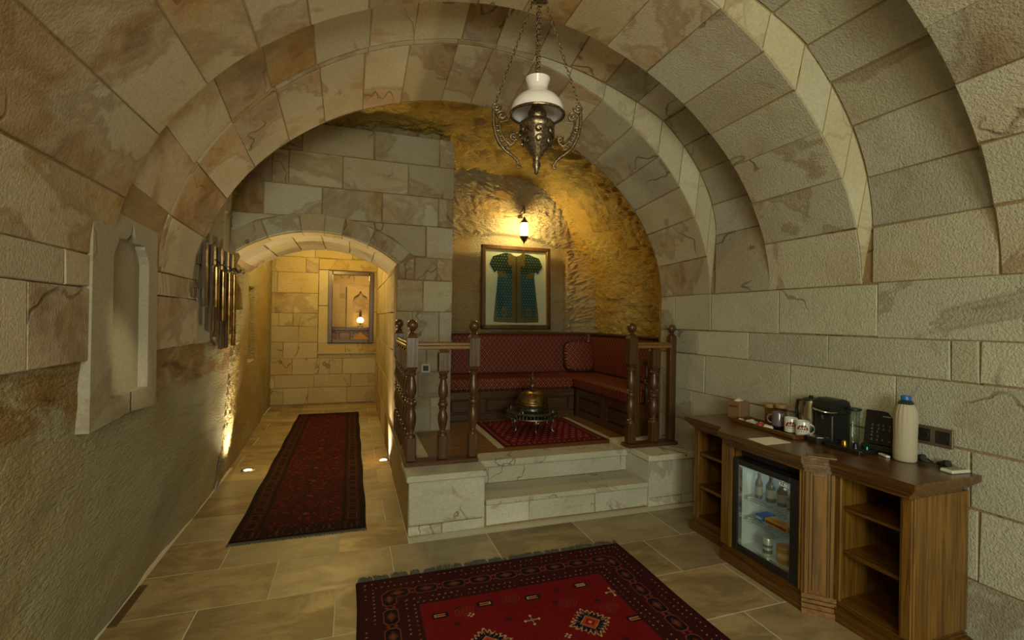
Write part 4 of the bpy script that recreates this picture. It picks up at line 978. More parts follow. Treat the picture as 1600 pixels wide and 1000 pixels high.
for k, a in enumerate(ARM):
    ax = (math.cos(a), math.sin(a)); P_ = lambda r, px: (LX+ax[0]*r, LY+ax[1]*r, zz(px))
    m = MB()
    m.tube([P_(.212, 166), P_(.218, 178), P_(.216, 195), P_(.205, 212), P_(.185, 226), P_(.155, 237), P_(.122, 244), P_(.100, 250), P_(.088, 256)], [.007, .009, .009, .009, .009, .008, .008, .007, .006], 8)
    m.tube([P_(.205, 176), P_(.190, 186), P_(.188, 196), P_(.178, 210), P_(.158, 221), P_(.130, 228), P_(.112, 224), P_(.105, 214)], .0062, 6)
    m.tube(spiral(P_(.176, 182), ax, .026, .003, 0, 9), .0055, 6); m.tube(spiral(P_(.205, 168), ax, .024, .003, 3, 12), .006, 6)
    m.tube(spiral(P_(.196, 203), ax, .017, .002, 1, 9), .0045, 6); m.tube(spiral(P_(.174, 219), ax, .017, .002, 1, 9), .0045, 6); m.tube(spiral(P_(.144, 231), ax, .015, .002, 0, 8), .0045, 6)
    m.tube(spiral(P_(.115, 214), ax, .021, .002, 4, 13), .005, 6); m.tube(spiral(P_(.092, 260), ax, .014, .002, 1, 8), .005, 6)
    m.tube([P_(.185, 192), P_(.15, 190), P_(.134, zz and 180)], .003, 6)
    m.tube([P_(.110, 212), P_(.088, 205)], .0035, 6)
    put(m, 'scroll_arm', M_ABRASS, hl, smooth=1.2)
def chain(a, b, par, n, link=.012, name='chain'):
    a, b = Vector(a), Vector(b); d = (b-a); u = d.normalized(); s1 = u.orthogonal().normalized(); s2 = u.cross(s1); m = MB(); L_ = d.length/n
    for i in range(n):
        c = a+d*((i+.5)/n); s_ = s1 if i % 2 else s2
        m.tube([c+u*(L_*.62*math.cos(t))+s_*(link*.55*math.sin(t)) for t in np.linspace(0, 2*PI, 11)[:-1]], .0022, 5, closed=True)
    return put(m, name, M_ABRASS, par, smooth=1.5)
top = Vector((LX, LY, zz(6)))
for k, a in enumerate(ARM[:2]):
    e = (LX+math.cos(a)*.212, LY+math.sin(a)*.212, zz(166)); chain(e, top+Vector((math.cos(a)*.035, math.sin(a)*.035, 0)), hl, 26)
chain((LX+math.cos(ARM[2])*.212, LY+math.sin(ARM[2])*.212, zz(166)), top+Vector((.01, .035, 0)), hl, 26)
chain((LX+.006, LY, zz(118)), top+Vector((.006, 0, 0)), hl, 26, .014); chain((LX-.006, LY, zz(112)), top+Vector((-.006, 0, 0)), hl, 24, .012)
put(MB().tube(spiral((LX, LY, zz(120)), (1, 0), .016, .006, 0, 7), .003, 6), 'hook', M_ABRASS, hl)
m = MB(); m.lathe([(.012, 0), (.034, .004), (.040, .012), (.030, .022), (.012, .030), (.010, .05)], tuple(top), 20)
for k in range(6):
    a = 2*PI*k/6; m.tube(spiral((top.x+.036*math.cos(a), top.y+.036*math.sin(a), top.z+.012), (math.cos(a), math.sin(a)), .012, .003, 0, 7), .003, 5)
put(m, 'canopy', M_ABRASS, hl)
chain((LX, LY, zz(-8)), (LX, LY, 3.235), hl, 12, .016, 'chain'); put(MB().lathe([(.004, 0), (.03, .006), (.034, .012), (.03, .02)], (LX, LY, 3.232), 16), 'ceiling_plate', M_ABRASS, hl)
# ---- sideboard
T = .825
cb = thing('sideboard', 'long break-front oak sideboard with open shelves against the block wall', 'cabinet', (2.5, 2.1, 0))
TOP = [(2.736, 1.352), (2.275, 1.352), (2.275, 1.735), (2.185, 1.815), (2.185, 2.40), (2.29, 2.485), (2.29, 2.845), (2.736, 2.845)]
def inset(poly, d):
    n = len(poly); A = sum(poly[i][0]*poly[(i+1) % n][1]-poly[(i+1) % n][0]*poly[i][1] for i in range(n)); sg = 1 if A > 0 else -1; out = []
    for i in range(n):
        p0, p1, p2 = Vector(poly[i-1]), Vector(poly[i]), Vector(poly[(i+1) % n]); e1 = (p1-p0).normalized(); e2 = (p2-p1).normalized()
        n1 = Vector((-e1.y, e1.x))*sg; n2 = Vector((-e2.y, e2.x))*sg; k = 1+n1.dot(n2); q = p1+(n1+n2)*(d/k)
        out.append((min(q.x, 2.736), q.y))
    return out
tp = put(MB().prism(inset(TOP, .003), T-.022, T), 'top', M_OAKY, cb, smooth=.3)
for d, z0, z1 in ((.004, T-.030, T-.022), (.012, T-.038, T-.030), (.022, T-.048, T-.038), (.028, T-.058, T-.048), (.040, T-.066, T-.058), (.050, T-.085, T-.066)):
    put(MB().prism(inset(TOP, d), z0, z1), 'moulding', M_OAKY, tp, smooth=.3)
PL = [(2.736, 1.372), (2.345, 1.372), (2.345, 1.755), (2.252, 1.845), (2.252, 2.44), (2.362, 2.52), (2.362, 2.86), (2.736, 2.86)]
pl_ = put(MB().prism(PL, .0, .055), 'plinth', M_OAKY, cb, smooth=.3)
for d, z0, z1 in ((.005, .055, .066), (.012, .066, .074), (.020, .074, .088), (.026, .088, .098)): put(MB().prism(inset(PL, d), z0, z1), 'moulding', M_OAKY, pl_, smooth=.3)
z0, z1 = .098, T-.083
for k in range(4): put(MB().box(2.385+.087*k, 2.385+.0862*(k+1), 1.400, 1.424, z0, z1), 'side_board', M_OAKZ, cb)
put(MB().box(2.36, 2.386, 1.398, 1.462, z0, z1, .004), 'stile', M_OAKZ, cb); put(MB().box(2.355, 2.37, 1.408, 1.452, z0+.01, z1-.01, .004), 'stile_bead', M_OAKZ, cb)
put(MB().box(2.375, 2.735, 1.738, 1.762, z0, z1), 'divider', M_OAKZ, cb); put(MB().box(2.360, 2.38, 1.732, 1.772, z0, z1, .004), 'stile', M_OAKZ, cb)
put(MB().box(2.30, 2.735, 1.872, 1.892, z0, z1), 'divider', M_OAKZ, cb); put(MB().box(2.30, 2.735, 2.362, 2.382, z0, z1), 'divider', M_OAKZ, cb)
put(MB().box(2.375, 2.735, 2.535, 2.555, z0, z1), 'divider', M_OAKZ, cb); put(MB().box(2.38, 2.735, 2.808, 2.832, z0, z1), 'side_board', M_OAKZ, cb)
put(MB().box(2.372, 2.39, 2.785, 2.832, z0, z1, .004), 'stile', M_OAKZ, cb); put(MB().box(2.372, 2.39, 2.525, 2.562, z0, z1, .004), 'stile', M_OAKZ, cb)
put(MB().box(2.718, 2.735, 1.42, 2.81, z0, z1), 'back_panel', M_DARKWZ, cb)
for y0, y1, zs_ in ((1.424, 1.738, (.335, .560)), (2.555, 2.808, (.315, .550))):
    put(MB().box(2.38, 2.72, y0, y1, z0-.01, z0+.012), 'bottom_board', M_OAKY, cb)
    for z in zs_: put(MB().box(2.385, 2.72, y0, y1, z, z+.02, .003), 'shelf', M_OAKY, cb)
put(MB().box(2.268, 2.29, 1.856, 1.895, z0, z1, .003), 'stile', M_OAKZ, cb); put(MB().box(2.262, 2.27, 1.862, 1.872, z0, z1, .002).box(2.262, 2.27, 1.878, 1.888, z0, z1, .002), 'stile_bead', M_OAKZ, cb)
put(MB().box(2.268, 2.29, 2.362, 2.448, z0, z1, .003), 'stile', M_OAKZ, cb); put(MB().box(2.262, 2.27, 2.37, 2.382, z0, z1, .002), 'stile_bead', M_OAKZ, cb)
put(MB().prism([(2.29, 2.448), (2.268, 2.448), (2.372, 2.530), (2.40, 2.530)], z0, z1), 'canted_side', M_OAKZ, cb, smooth=.3)
put(MB().box(2.27, 2.29, 1.895, 2.362, .738, z1+.002, .002), 'rail', M_OAKY, cb)
# canted pilaster on the corner
A_, B_ = Vector((2.362, 1.768)), Vector((2.268, 1.856)); dd = (B_-A_).normalized(); nn_ = Vector((-dd.y, dd.x)); nn_ = nn_ if nn_.x < 0 else -nn_
def can(t0, t1, e0, e1): return [tuple(A_+(B_-A_)*t0+nn_*e0), tuple(A_+(B_-A_)*t1+nn_*e0), tuple(A_+(B_-A_)*t1+nn_*e1), tuple(A_+(B_-A_)*t0+nn_*e1)]
pw = put(MB().prism(can(0, 1, -.03, .0), z0, z1), 'pilaster', M_OAKZ, cb, smooth=.3)
put(MB().prism(can(.0, .12, .0, .008), z0, z1).prism(can(.16, .22, .0, .006), z0, z1), 'reed', M_OAKZ, pw, smooth=.3)
put(MB().prism(can(.88, 1.0, .0, .008), z0, z1).prism(can(.78, .84, .0, .006), z0, z1), 'reed', M_OAKZ, pw, smooth=.3)
put(MB().prism(can(.28, .72, .0, .010), z0+.02, z1-.03), 'raised_panel', M_OAKZ, pw, smooth=.3)
m = MB()
for e, a, b in ((.062, T-.010, T+.003), (.068, T-.022, T-.010), (.060, T-.030, T-.022), (.066, T-.045, T-.030), (.052, T-.058, T-.045)): m.prism(can(.02, .98, -.02, e), a, b)
put(m, 'capital', M_OAKX, pw, smooth=.3)
m = MB()
for e, a, b in ((.030, .0, .03), (.026, .034, .055), (.020, .058, .075), (.014, .078, .100)): m.prism(can(-.10, 1.10, -.02, e), a, b)
put(m, 'base', M_OAKX, pw, smooth=.3)
# ---- small fridge
fg_ = thing('mini_fridge', 'black mini fridge with a glass door built into the sideboard', 'fridge', (2.5, 2.125, .10))
put(MB().box(2.30, 2.70, 1.90, 1.915, .10, .67).box(2.30, 2.70, 2.337, 2.352, .10, .67).box(2.30, 2.70, 1.915, 2.337, .10, .115).box(2.30, 2.70, 1.915, 2.337, .655, .67), 'body', M_BLACK, fg_)
ln = plain('fridge_lining', (.62, .66, .66), .5)
put(MB().box(2.305, 2.69, 1.916, 1.93, .116, .654).box(2.305, 2.69, 2.322, 2.336, .116, .654).box(2.305, 2.69, 1.93, 2.322, .116, .13).box(2.305, 2.69, 1.93, 2.322, .64, .654).box(2.68, 2.699, 1.916, 2.336, .116, .654), 'lining', ln, fg_)
dr = put(MB().box(2.270, 2.300, 1.898, 1.950, .102, .668, .003).box(2.270, 2.300, 2.315, 2.354, .102, .668, .003).box(2.270, 2.300, 1.950, 2.315, .102, .145, .003).box(2.270, 2.300, 1.950, 2.315, .632, .668, .003), 'door', M_BLACK, fg_)
put(MB().box(2.276, 2.300, 2.309, 2.316, .142, .635).box(2.276, 2.300, 1.95, 2.316, .142, .147), 'steel_trim', M_CHROME, dr)
put(MB().box(2.284, 2.287, 1.950, 2.312, .145, .632), 'glass_pane', M_PANE, dr)
put(MB().box(2.34, 2.70, 1.90, 2.352, .674, .732), 'gap_shade_block', M_BLACKM, fg_)  # black block standing in for the shade in the gap over the fridge
for z in (.437, .310):
    m = MB()
    for k in range(20): y = 1.945+.365*k/19; m.tube([(2.325, y, z), (2.60, y, z)], .0016, 5)
    m.tube([(2.325, 1.94, z), (2.325, 2.315, z)], .003, 6); m.tube([(2.322, 1.94, z-.012), (2.322, 2.315, z-.012)], .003, 6)
    m.tube([(2.46, 1.94, z-.004), (2.46, 2.315, z-.004)], .0025, 6); m.tube([(2.60, 1.94, z), (2.60, 2.315, z)], .003, 6); s_ = put(m, 'wire_shelf', M_CHROME, fg_, smooth=1.5)
def text_mesh(body, size, depth=.0008, space=1.0):
    cu = bpy.data.curves.new('lettering', 'FONT'); cu.body = body; cu.size = size; cu.extrude = depth; cu.align_x = 'CENTER'; cu.space_character = space; cu.resolution_u = 2; cu.offset = size*.012
    o = bpy.data.objects.new('lettering', cu); C.objects.link(o); bpy.context.view_layer.update()
    me = bpy.data.meshes.new_from_object(o.evaluated_get(bpy.context.evaluated_depsgraph_get())); bpy.data.objects.remove(o, do_unlink=True); bpy.data.curves.remove(cu)
    mb = MB(); mb.v = [tuple(v.co) for v in me.vertices]; mb.f = [tuple(p.vertices) for p in me.polygons]; bpy.data.meshes.remove(me); return mb
WLET = plain('pale_print', (.85, .88, .88), .5)
def flat_text(body, size, at_, parent, mat, face='-x'):
    mb = text_mesh(body, size)
    if face == '-x': mb.v = [(at_[0]-z, at_[1]-x, at_[2]+y) for x, y, z in mb.v]
    return put(mb, 'lettering', mat, parent, smooth=0)
flat_text('KLEO', .027, (2.283, 1.998, .600), dr, WLET)
put(MB().tube([(2.283, 1.992+.007*math.cos(a), .588+.005*math.sin(a)) for a in np.linspace(0, 2*PI, 13)[:-1]], .0016, 5, closed=True).box(2.282, 2.2835, 1.988, 1.996, .586, .590), 'emblem', WLET, dr)
point('fridge_lamp', (2.45, 2.12, .625), .30, (.85, 1, .95), .02)
def tumbler(name, label, x, y, z, r, h, mat, lidm=None, group=None, cat='glass', fill=None):
    t = thing(name, label, cat, (x, y, z), 0, group)
    MB().lathe([(r*.82, 0), (r*.86, .002), (r*.9, h*.3), (r, h), (r-.002, h), (r*.9-.002, h*.3), (r*.84, .006), (.001, .005)], (0, 0, 0), 20, cap=False).build('wall', mat, t, smooth=.7)
    if lidm: MB().lathe([(r*1.04, h), (r*1.08, h+.004), (r*1.08, h+.020), (r*.96, h+.024), (.002, h+.024)], (0, 0, 0), 20).build('lid', lidm, t, smooth=.5)
    if fill: MB().lathe([(.001, .007), (r*.80, .007), (r*.86, h*.55), (.001, h*.55)], (0, 0, 0), 16, cap=False).build('contents', fill, t, smooth=.5)
    return t
M_SMOKE = plain('dark_bottle_glass', (.10, .10, .10), .12)
for k, (y, x, r, h, lb) in enumerate(((2.25, 2.37, .021, .150, 'slim dark bottle leftmost on the upper fridge shelf'), (2.18, 2.39, .028, .155, 'dark bottle second from the left on the upper fridge shelf'), (2.11, 2.40, .029, .145, 'dark jar third from the left on the upper fridge shelf'), (2.035, 2.40, .034, .12, 'squat grey jar at the right of the upper fridge shelf'))):
    t = thing('bottle', lb, 'bottle', (x, y, .440)); MB().lathe([(r*.95, 0), (r, .004), (r, h*.6), (r*.75, h*.7), (r*.42, h*.8), (r*.42, h*.93)], (0, 0, 0), 16).build('body', plain('bottle_tint', ((.16, .15, .14), (.10, .11, .11), (.13, .12, .11), (.22, .20, .17))[k], .15), t, smooth=.6)
    MB().lathe([(r*.48, h*.93), (r*.48, h)], (0, 0, 0), 12).build('cap', M_STEEL, t, smooth=.5); MB().lathe([(r*1.01, h*.15), (r*1.01, h*.48)], (0, 0, 0), 16, cap=False).build('paper_band', plain('bottle_label', (.34, .33, .30), .6), t, smooth=.5)
def packet(name, label, cat, x0, x1, y0, y1, z0, z1, c1, c2):
    t = thing(name, label, cat, ((x0+x1)/2, (y0+y1)/2, z0)); put(MB().box(x0, x1, y0, y1, z0, z1, .004), 'carton', plain('carton', c1, .5), t)
    put(MB().box(x0-.0008, x0+.001, y0+.008, y1-.008, z0+(z1-z0)*.3, z0+(z1-z0)*.7), 'printed_band', plain('carton_band', c2, .5), t); return t
packet('snack_box', 'blue snack pack on the lower fridge shelf', 'box', 2.35, 2.45, 2.20, 2.26, .3125, .345, (.03, .12, .40), (.5, .5, .5))
packet('snack_box', 'long orange snack box on the lower fridge shelf', 'box', 2.35, 2.42, 2.03, 2.19, .3125, .347, (.55, .27, .04), (.16, .05, .01))
t = thing('drink_can', 'striped pale can standing at the bottom of the fridge', 'can', (2.36, 2.17, .131)); MB().lathe([(.022, 0), (.026, .004), (.026, .095), (.022, .102)], (0, 0, 0), 18).build('body', plain('can_white', (.55, .57, .52), .3, .4), t); MB().lathe([(.0263, .015), (.0263, .035)], (0, 0, 0), 18, cap=False).lathe([(.0263, .05), (.0263, .065)], (0, 0, 0), 18, cap=False).build('stripe', plain('can_green', (.10, .16, .12), .4), t)
t = thing('snack_tub', 'orange and cream tub at the bottom right of the fridge', 'tub', (2.38, 2.07, .131)); MB().lathe([(.034, 0), (.040, .004), (.044, .085), (.046, .09), (.044, .094)], (0, 0, 0), 20).build('body', plain('tub_orange', (.48, .25, .05), .4), t); MB().lathe([(.0415, .03), (.0435, .06)], (0, 0, 0), 20, cap=False).build('band', plain('tub_cream', (.6, .5, .3), .4), t)
# ---- on the sideboard
ts = thing('tissue_box', 'brown square tissue box at the far end of the sideboard', 'box', (2.62, 2.678, T), math.radians(8))
MB().box(-.05, .05, -.05, .05, 0, .125, .003).build('carton', plain('tissue_brown', (.20, .12, .06), .6), ts)
MB().box(-.051, -.0495, -.036, .036, .082, .098, .0).build('printed_band', plain('tissue_red', (.17, .03, .02), .6), ts)
m = MB(); m.add([(-.03, -.02, .124), (.03, -.022, .124), (.032, .02, .124), (-.03, .02, .124), (-.012, -.008, .142), (.016, -.004, .138), (.02, .01, .145), (-.008, .008, .137)], [(0, 1, 5, 4), (1, 2, 6, 5), (2, 3, 7, 6), (3, 0, 4, 7), (4, 5, 6, 7)]); m.build('tissue', M_PAPER, ts, smooth=1.5)
tr = thing('serving_tray', 'long dark wooden tray holding mugs and sachets', 'tray', (2.572, 2.350, T), math.radians(-5))
MB().box(-.085, .055, -.262, .262, .001, .008).build('base', M_DARKW, tr)
m = MB().box(-.095, -.083, -.268, .268, .001, .026, .003).box(.052, .062, -.268, .268, .001, .026, .003).box(-.085, .055, -.27, -.26, .001, .026, .003).box(-.085, .055, .26, .27, .001, .026, .003); m.build('rim', M_OAKY, tr)
def wrap(mb, r, ang0, zc): mb.v = [((r+z)*math.cos(ang0+x/r), (r+z)*math.sin(ang0+x/r), zc+y) for x, y, z in mb.v]; return mb
def mug(label, x, y, z, body, handle_ang, band=True, group=None, lower=False):
    t = thing('mug', label, 'mug', (x, y, z), 0, None); r, h = .0375, .088
    MB().lathe([(.032, 0), (r, .004), (r, h-.002), (r-.001, h), (r-.003, h-.001), (r-.004, .01), (.001, .008)], (0, 0, 0), 28, cap=False).build('cup', body, t, smooth=.7)
    a = handle_ang; MB().tube([((r-.002+.027*math.sin(q))*math.cos(a), (r-.002+.027*math.sin(q))*math.sin(a), h/2+.027*math.cos(q)) for q in np.linspace(.05, PI-.05, 12)], .0048, 8).build('handle', body, t, smooth=1)
    if band:
        va = math.atan2(-y, -x); R_ = .0005
        prof_ = [(-.030, .050), (-.024, .056), (-.018, .066), (-.010, .062), (-.002, .070), (.006, .064), (.014, .069), (.022, .058), (.030, .050)]
        m = MB()
        for (u0, t0), (u1, t1) in zip(prof_, prof_[1:]): m.add([(u0, .038, R_), (u1, .038, R_), (u1, t1-.0, R_), (u0, t0, R_)], [(0, 1, 2, 3)])
        wrap(m, r, va, 0); m.build('mountain_print', plain('print_red', (.20, .015, .02), .4), t, smooth=0)
        tx_ = text_mesh('API', .024, .0003, 1.2); wrap(tx_, r+.0011, va, .041); tx_.build('lettering', plain('print_white', (.7, .7, .7), .4), t, smooth=0)
        m = MB()
        for k in range(4): m.add([(-.018+.012*k-.003, .027, R_), (-.018+.012*k+.003, .027, R_), (-.018+.012*k+.003, .032, R_), (-.018+.012*k-.003, .032, R_)], [(0, 1, 2, 3)])
        wrap(m, r, va, 0); m.build('small_print', plain('print_dark', (.05, .03, .04), .4), t, smooth=0)
    return t
M_MUGW = plain('mug_glaze', (.62, .66, .62), .15, 0, Coat_Weight=.6); M_MUGP = plain('mug_plum', (.13, .10, .12), .2, 0, Coat_Weight=.6)
mug('dark plum mug with a pale handle, leftmost of the three on the tray', 2.600, 2.325, T+.024, M_MUGP, math.radians(135), False)
mug('white mug with red mountain print, middle of the three mugs', 2.588, 2.222, T+.0102, M_MUGW, math.radians(35))
mug('white mug with red mountain print and handle turned towards the coffee machine', 2.574, 2.130, T+.0102, M_MUGW, math.radians(-60))
for k in range(3):
    o = MB().lathe([(.02, 0), (.026, .001), (.055, .004), (.0555, .005), (.026, .003), (.002, .0022)], (0, 0, 0), 28).build('saucer', M_BLACK, None, smooth=.6); o.location = (2.600, 2.325, T+.0085+.005*k); tag(o, 'black saucer under the dark mug, %s of its stack' % ('lowest', 'middle', 'topmost')[k], 'saucer', 'black saucers under the dark mug')
for x, y, rz, c, lb in ((2.53, 2.555, 25, (.55, .40, .28), 'kraft sachet at the far end of the wooden tray'), (2.55, 2.50, -20, (.60, .56, .50), 'cream sachet second from the far end of the tray'), (2.59, 2.52, 50, (.30, .17, .09), 'brown sachet behind the cream one'),
                     (2.535, 2.45, 5, (.42, .46, .36), 'pale green sachet in the middle of the tray'), (2.56, 2.42, 40, (.45, .34, .24), 'tan sachet beside the pale green one'), (2.535, 2.385, -30, (.50, .02, .02), 'red sachet in front of the dark mug'), (2.53, 2.335, -48, (.6, .6, .6), 'white stirrer sachet lying next to the red one')):
    o = MB().add([(-.028, -.013, 0), (.028, -.013, 0), (.028, .013, 0), (-.028, .013, 0), (-.02, -.009, .007), (.02, -.009, .008), (.02, .009, .007), (-.02, .009, .008)], [(3, 2, 1, 0), (0, 1, 5, 4), (1, 2, 6, 5), (2, 3, 7, 6), (3, 0, 4, 7), (4, 5, 6, 7)]).build('sachet', plain('sachet', c, .5), None, smooth=.2)
    o.location = (x, y, T+.026 if k < 0 else T+.012); o.rotation_euler = (math.radians(random.uniform(12, 30)), math.radians(random.uniform(-12, 12)), math.radians(rz)); o.location.z += .008; tag(o, lb, 'sachet')
M_LIDW = plain('bamboo_lid', (.30, .17, .07), .5); M_JAR = pane('jar_glass', (.90, .86, .74))
tumbler('glass_jar', 'clear glass jar with a wooden lid, further from the kettle', 2.69, 2.47, T, .036, .115, M_JAR, M_LIDW, cat='jar', fill=plain('tea_leaves', (.22, .13, .06), .9))
tumbler('glass_jar', 'clear glass jar with a wooden lid, nearer the kettle', 2.69, 2.385, T, .036, .125, M_JAR, M_LIDW, cat='jar', fill=plain('coffee_grounds', (.20, .12, .06), .9))
t = thing('kettle', 'steel electric kettle behind the coffee machine', 'kettle', (2.680, 2.165, T))
MB().lathe([(.052, .001), (.060, .004), (.060, .018)], (0, 0, 0), 28).build('base', M_BLACK, t); MB().lathe([(.057, .019), (.058, .03), (.050, .20), (.048, .212)], (0, 0, 0), 32).build('body', M_STEEL, t, smooth=.7)
MB().lathe([(.049, .212), (.047, .220), (.030, .228), (.012, .230), (.012, .240), (.004, .243)], (0, 0, 0), 24).build('lid', M_BLACK, t); MB().tube([(0, .048, .205), (0, .090, .20), (0, .098, .15), (0, .085, .06), (0, .056, .05)], .009, 8).build('handle', M_BLACK, t)
MB().add([(-.035, -.015, .205), (-.035, .015, .205), (-.072, 0, .212), (-.045, 0, .165)], [(0, 2, 1), (0, 3, 2), (1, 2, 3)]).build('spout', M_STEEL, t, smooth=0)
cm = thing('coffee_machine', 'black capsule coffee machine with a chrome lever and side tank', 'coffee machine', (2.61, 2.01, T))
def pc(mb, n, m_, p=cm, **kw): return put(mb, n, m_, p, **kw)
X0_, X1_, Y0_, Y1_ = 2.585, 2.732, 1.955, 2.065
pc(MB().box(X0_, X1_, Y0_, Y1_, T+.001, T+.165, .006), 'body', M_BLACK)
m = MB(); prf = [(X0_-.012, T+.165), (X0_-.020, T+.195), (X0_-.008, T+.228), (X0_+.025, T+.25), (X1_-.05, T+.25), (X1_-.015, T+.235), (X1_, T+.20), (X1_, T+.165)]
m.prism(prf, Y0_, Y1_, 'y'); pc(m, 'head', M_BLACK, smooth=.7)
for k in range(13): pc(MB().box(X0_-.004, X0_+.002, Y0_+.008, Y1_-.008, T+.050+k*.0085, T+.0545+k*.0085, .001), 'grille_rib', M_BLACKM)
pc(MB().tube([(X0_-.002, Y0_+.001, T+.012), (X0_-.002, Y0_+.001, T+.160)], .0022, 6), 'chrome_edge', M_CHROME)
for z in (.014, .158): pc(MB().lathe([(.0035, -.002), (.0035, .002)], (X0_-.002, Y0_-.001, T+z), 8), 'stud', M_CHROME)
pc(MB().tube([(X0_+.03, Y0_-.006, T+.180), (X0_-.005, Y0_-.004, T+.178), (X0_-.035, Y0_+.02, T+.180), (X0_-.045, (Y0_+Y1_)/2, T+.186), (X0_-.035, Y1_-.02, T+.190), (X0_-.005, Y1_+.004, T+.192)], [.003, .004, .005, .0055, .005, .003], 8), 'lever', M_CHROME)
pc(MB().lathe([(.010, 0), (.011, .022), (.006, .028)][::-1], (X0_-.010, (Y0_+Y1_)/2, T+.135), 10), 'spout', M_BLACK)
dt = pc(MB().prism([(X0_, Y0_+.004), (X0_, Y1_-.004), (X0_-.05, Y1_-.006), (X0_-.085, Y1_-.025), (X0_-.092, (Y0_+Y1_)/2), (X0_-.085, Y0_+.025), (X0_-.05, Y0_+.006)], T+.001, T+.034), 'drip_tray', M_BLACK, smooth=.5)
m = MB().prism([(X0_-.002, Y0_+.012), (X0_-.002, Y1_-.012), (X0_-.05, Y1_-.014), (X0_-.076, Y1_-.030), (X0_-.082, (Y0_+Y1_)/2), (X0_-.076, Y0_+.030), (X0_-.05, Y0_+.014)], T+.034, T+.038); pc(m, 'drip_grid', M_STEEL, dt, smooth=.3)
t = thing('water_tank', 'clear water tank with a black lid behind the coffee machine', 'tank', (2.70, 1.915, T)); MB().lathe([(.026, .001), (.028, .004), (.029, .195), (.0275, .195), (.0265, .006), (.001, .005)], (0, 0, 0), 24, cap=False).build('wall', M_PANE, t); MB().lathe([(.030, .195), (.036, .199), (.036, .207), (.02, .211)], (0, 0, 0), 24).build('lid', M_BLACK, t)
cs = thing('capsule_tray', 'flat black tray in front of the coffee machine', 'tray', (2.59, 1.845, T)); put(MB().box(2.505, 2.640, 1.745, 1.940, T+.001, T+.012, .003), 'base', M_BLACK, cs); put(MB().box(2.505, 2.515, 1.745, 1.940, T+.012, T+.022, .002).box(2.515, 2.640, 1.745, 1.752, T+.012, T+.022, .002).box(2.515, 2.640, 1.933, 1.94, T+.012, T+.022, .002), 'rim', M_BLACK, cs)
for x, y, c, lb in ((2.60, 1.895, (.60, .26, .05), 'copper orange coffee capsule on the black tray'), (2.60, 1.835, (.035, .03, .07), 'dark violet coffee capsule on the black tray'), (2.60, 1.775, (.02, .13, .10), 'green coffee capsule on the black tray')):
    t = thing('coffee_capsule', lb, 'capsule', (x, y, T+.0125)); mt = plain('capsule', c, .25, .9)
    MB().lathe([(.0185, 0), (.0185, .001), (.0145, .002), (.0115, .021), (.007, .026), (.002, .0265)], (0, 0, 0), 18).build('cup', mt, t, smooth=.5); MB().lathe([(.0186, -.0002), (.0186, .0012)], (0, 0, 0), 18).build('rim', M_STEEL, t)
cbx = thing('capsule_display', 'open black capsule display box standing beside the bottle', 'box', (2.712, 1.758, T+.002)); cbx.rotation_euler = (0, math.radians(9), math.radians(12))
MB().box(-.006, .006, -.104, .098, .03, .212, .003).build('lid_panel', M_BLACK, cbx); MB().box(-.055, .0, -.090, .090, .0, .028, .003).build('base', M_BLACK, cbx)
rp = random.Random(4); m = MB()
for k in range(5):
    for j in range(6):
        y, z = -.068+.026*j+rp.uniform(-.003, .003), .052+.020*k+rp.uniform(-.003, .003)
        if (j in (2, 3)) and k in (1, 2): continue
        m.box(-.0068, -.0058, y-.004, y+.004, z, z+.0025); m.box(-.0068, -.0058, y-.0025, y+.0025, z+.006, z+.0085)
m.box(-.0068, -.0058, -.020, .020, .182, .187); fo = m.build('printed_marks', plain('grey_print', (.30, .30, .31), .5), cbx, smooth=0); fo['kind'] = 'stuff'
bt = thing('bottle', 'water bottle in a gathered beige cloth cover with a blue cap', 'bottle', (2.645, 1.618, T))
m = MB(); n = 64; prb = [(.043, 0), (.048, .006), (.049, .05), (.048, .12), (.049, .18), (.048, .225), (.044, .25), (.037, .272), (.029, .288), (.022, .296)]; V = []; F = []
for j, (r, z) in enumerate(prb):
    fl = .0 if z < .12 else (z-.12)/.17
    for i in range(n):
        a = 2*PI*i/n; q = r*(1+.05*fl*math.cos(16*a)+.02*math.cos(3*a+z*9)); V.append((q*math.cos(a), q*math.sin(a), z+.001))
for j in range(len(prb)-1):
    for i in range(n): k = (i+1) % n; F.append((j*n+i, j*n+k, (j+1)*n+k, (j+1)*n+i))
F.append(tuple(reversed(range(n)))); m.add(V, F); cl = NT('cover_cloth'); v, _ = cl.coords(0); cl.out((.42, .38, .30), .9, cl.bump(cl.noise(v, 900, 2), .3, .002)); m.build('cloth_cover', cl.mat, bt, smooth=1.2)
MB().lathe([(.031, .284), (.034, .290), (.026, .300), (.020, .306)], (0, 0, 0), 24).build('neck', plain('dark_neck', (.02, .03, .03), .3), bt); MB().lathe([(.0195, .304), (.021, .306), (.021, .324), (.019, .327)], (0, 0, 0), 24, flute=.02, fn=12).build('cap', plain('blue_cap', (.01, .12, .42), .35), bt)
o = put(MB().add([(2.212, 2.185, T+.0008), (2.194, 2.045, T+.0008), (2.385, 2.045, T+.0008), (2.39, 2.18, T+.0008), (2.212, 2.185, T+.002), (2.194, 2.045, T+.002), (2.385, 2.045, T+.002), (2.39, 2.18, T+.002)], [(0, 1, 2, 3), (7, 6, 5, 4), (0, 4, 5, 1), (1, 5, 6, 2), (2, 6, 7, 3), (3, 7, 4, 0)]), 'paper_sheet', M_PAPER, None, smooth=0); tag(o, 'cream card lying near the front edge of the sideboard', 'paper')
rm = thing('remote_control', 'pale remote control lying at the near end of the sideboard', 'remote', (2.675, 1.425, T), math.radians(-6)); MB().box(-.058, .052, -.030, .026, .001, .016, .004).build('case', plain('remote_case', (.58, .62, .52), .4), rm)
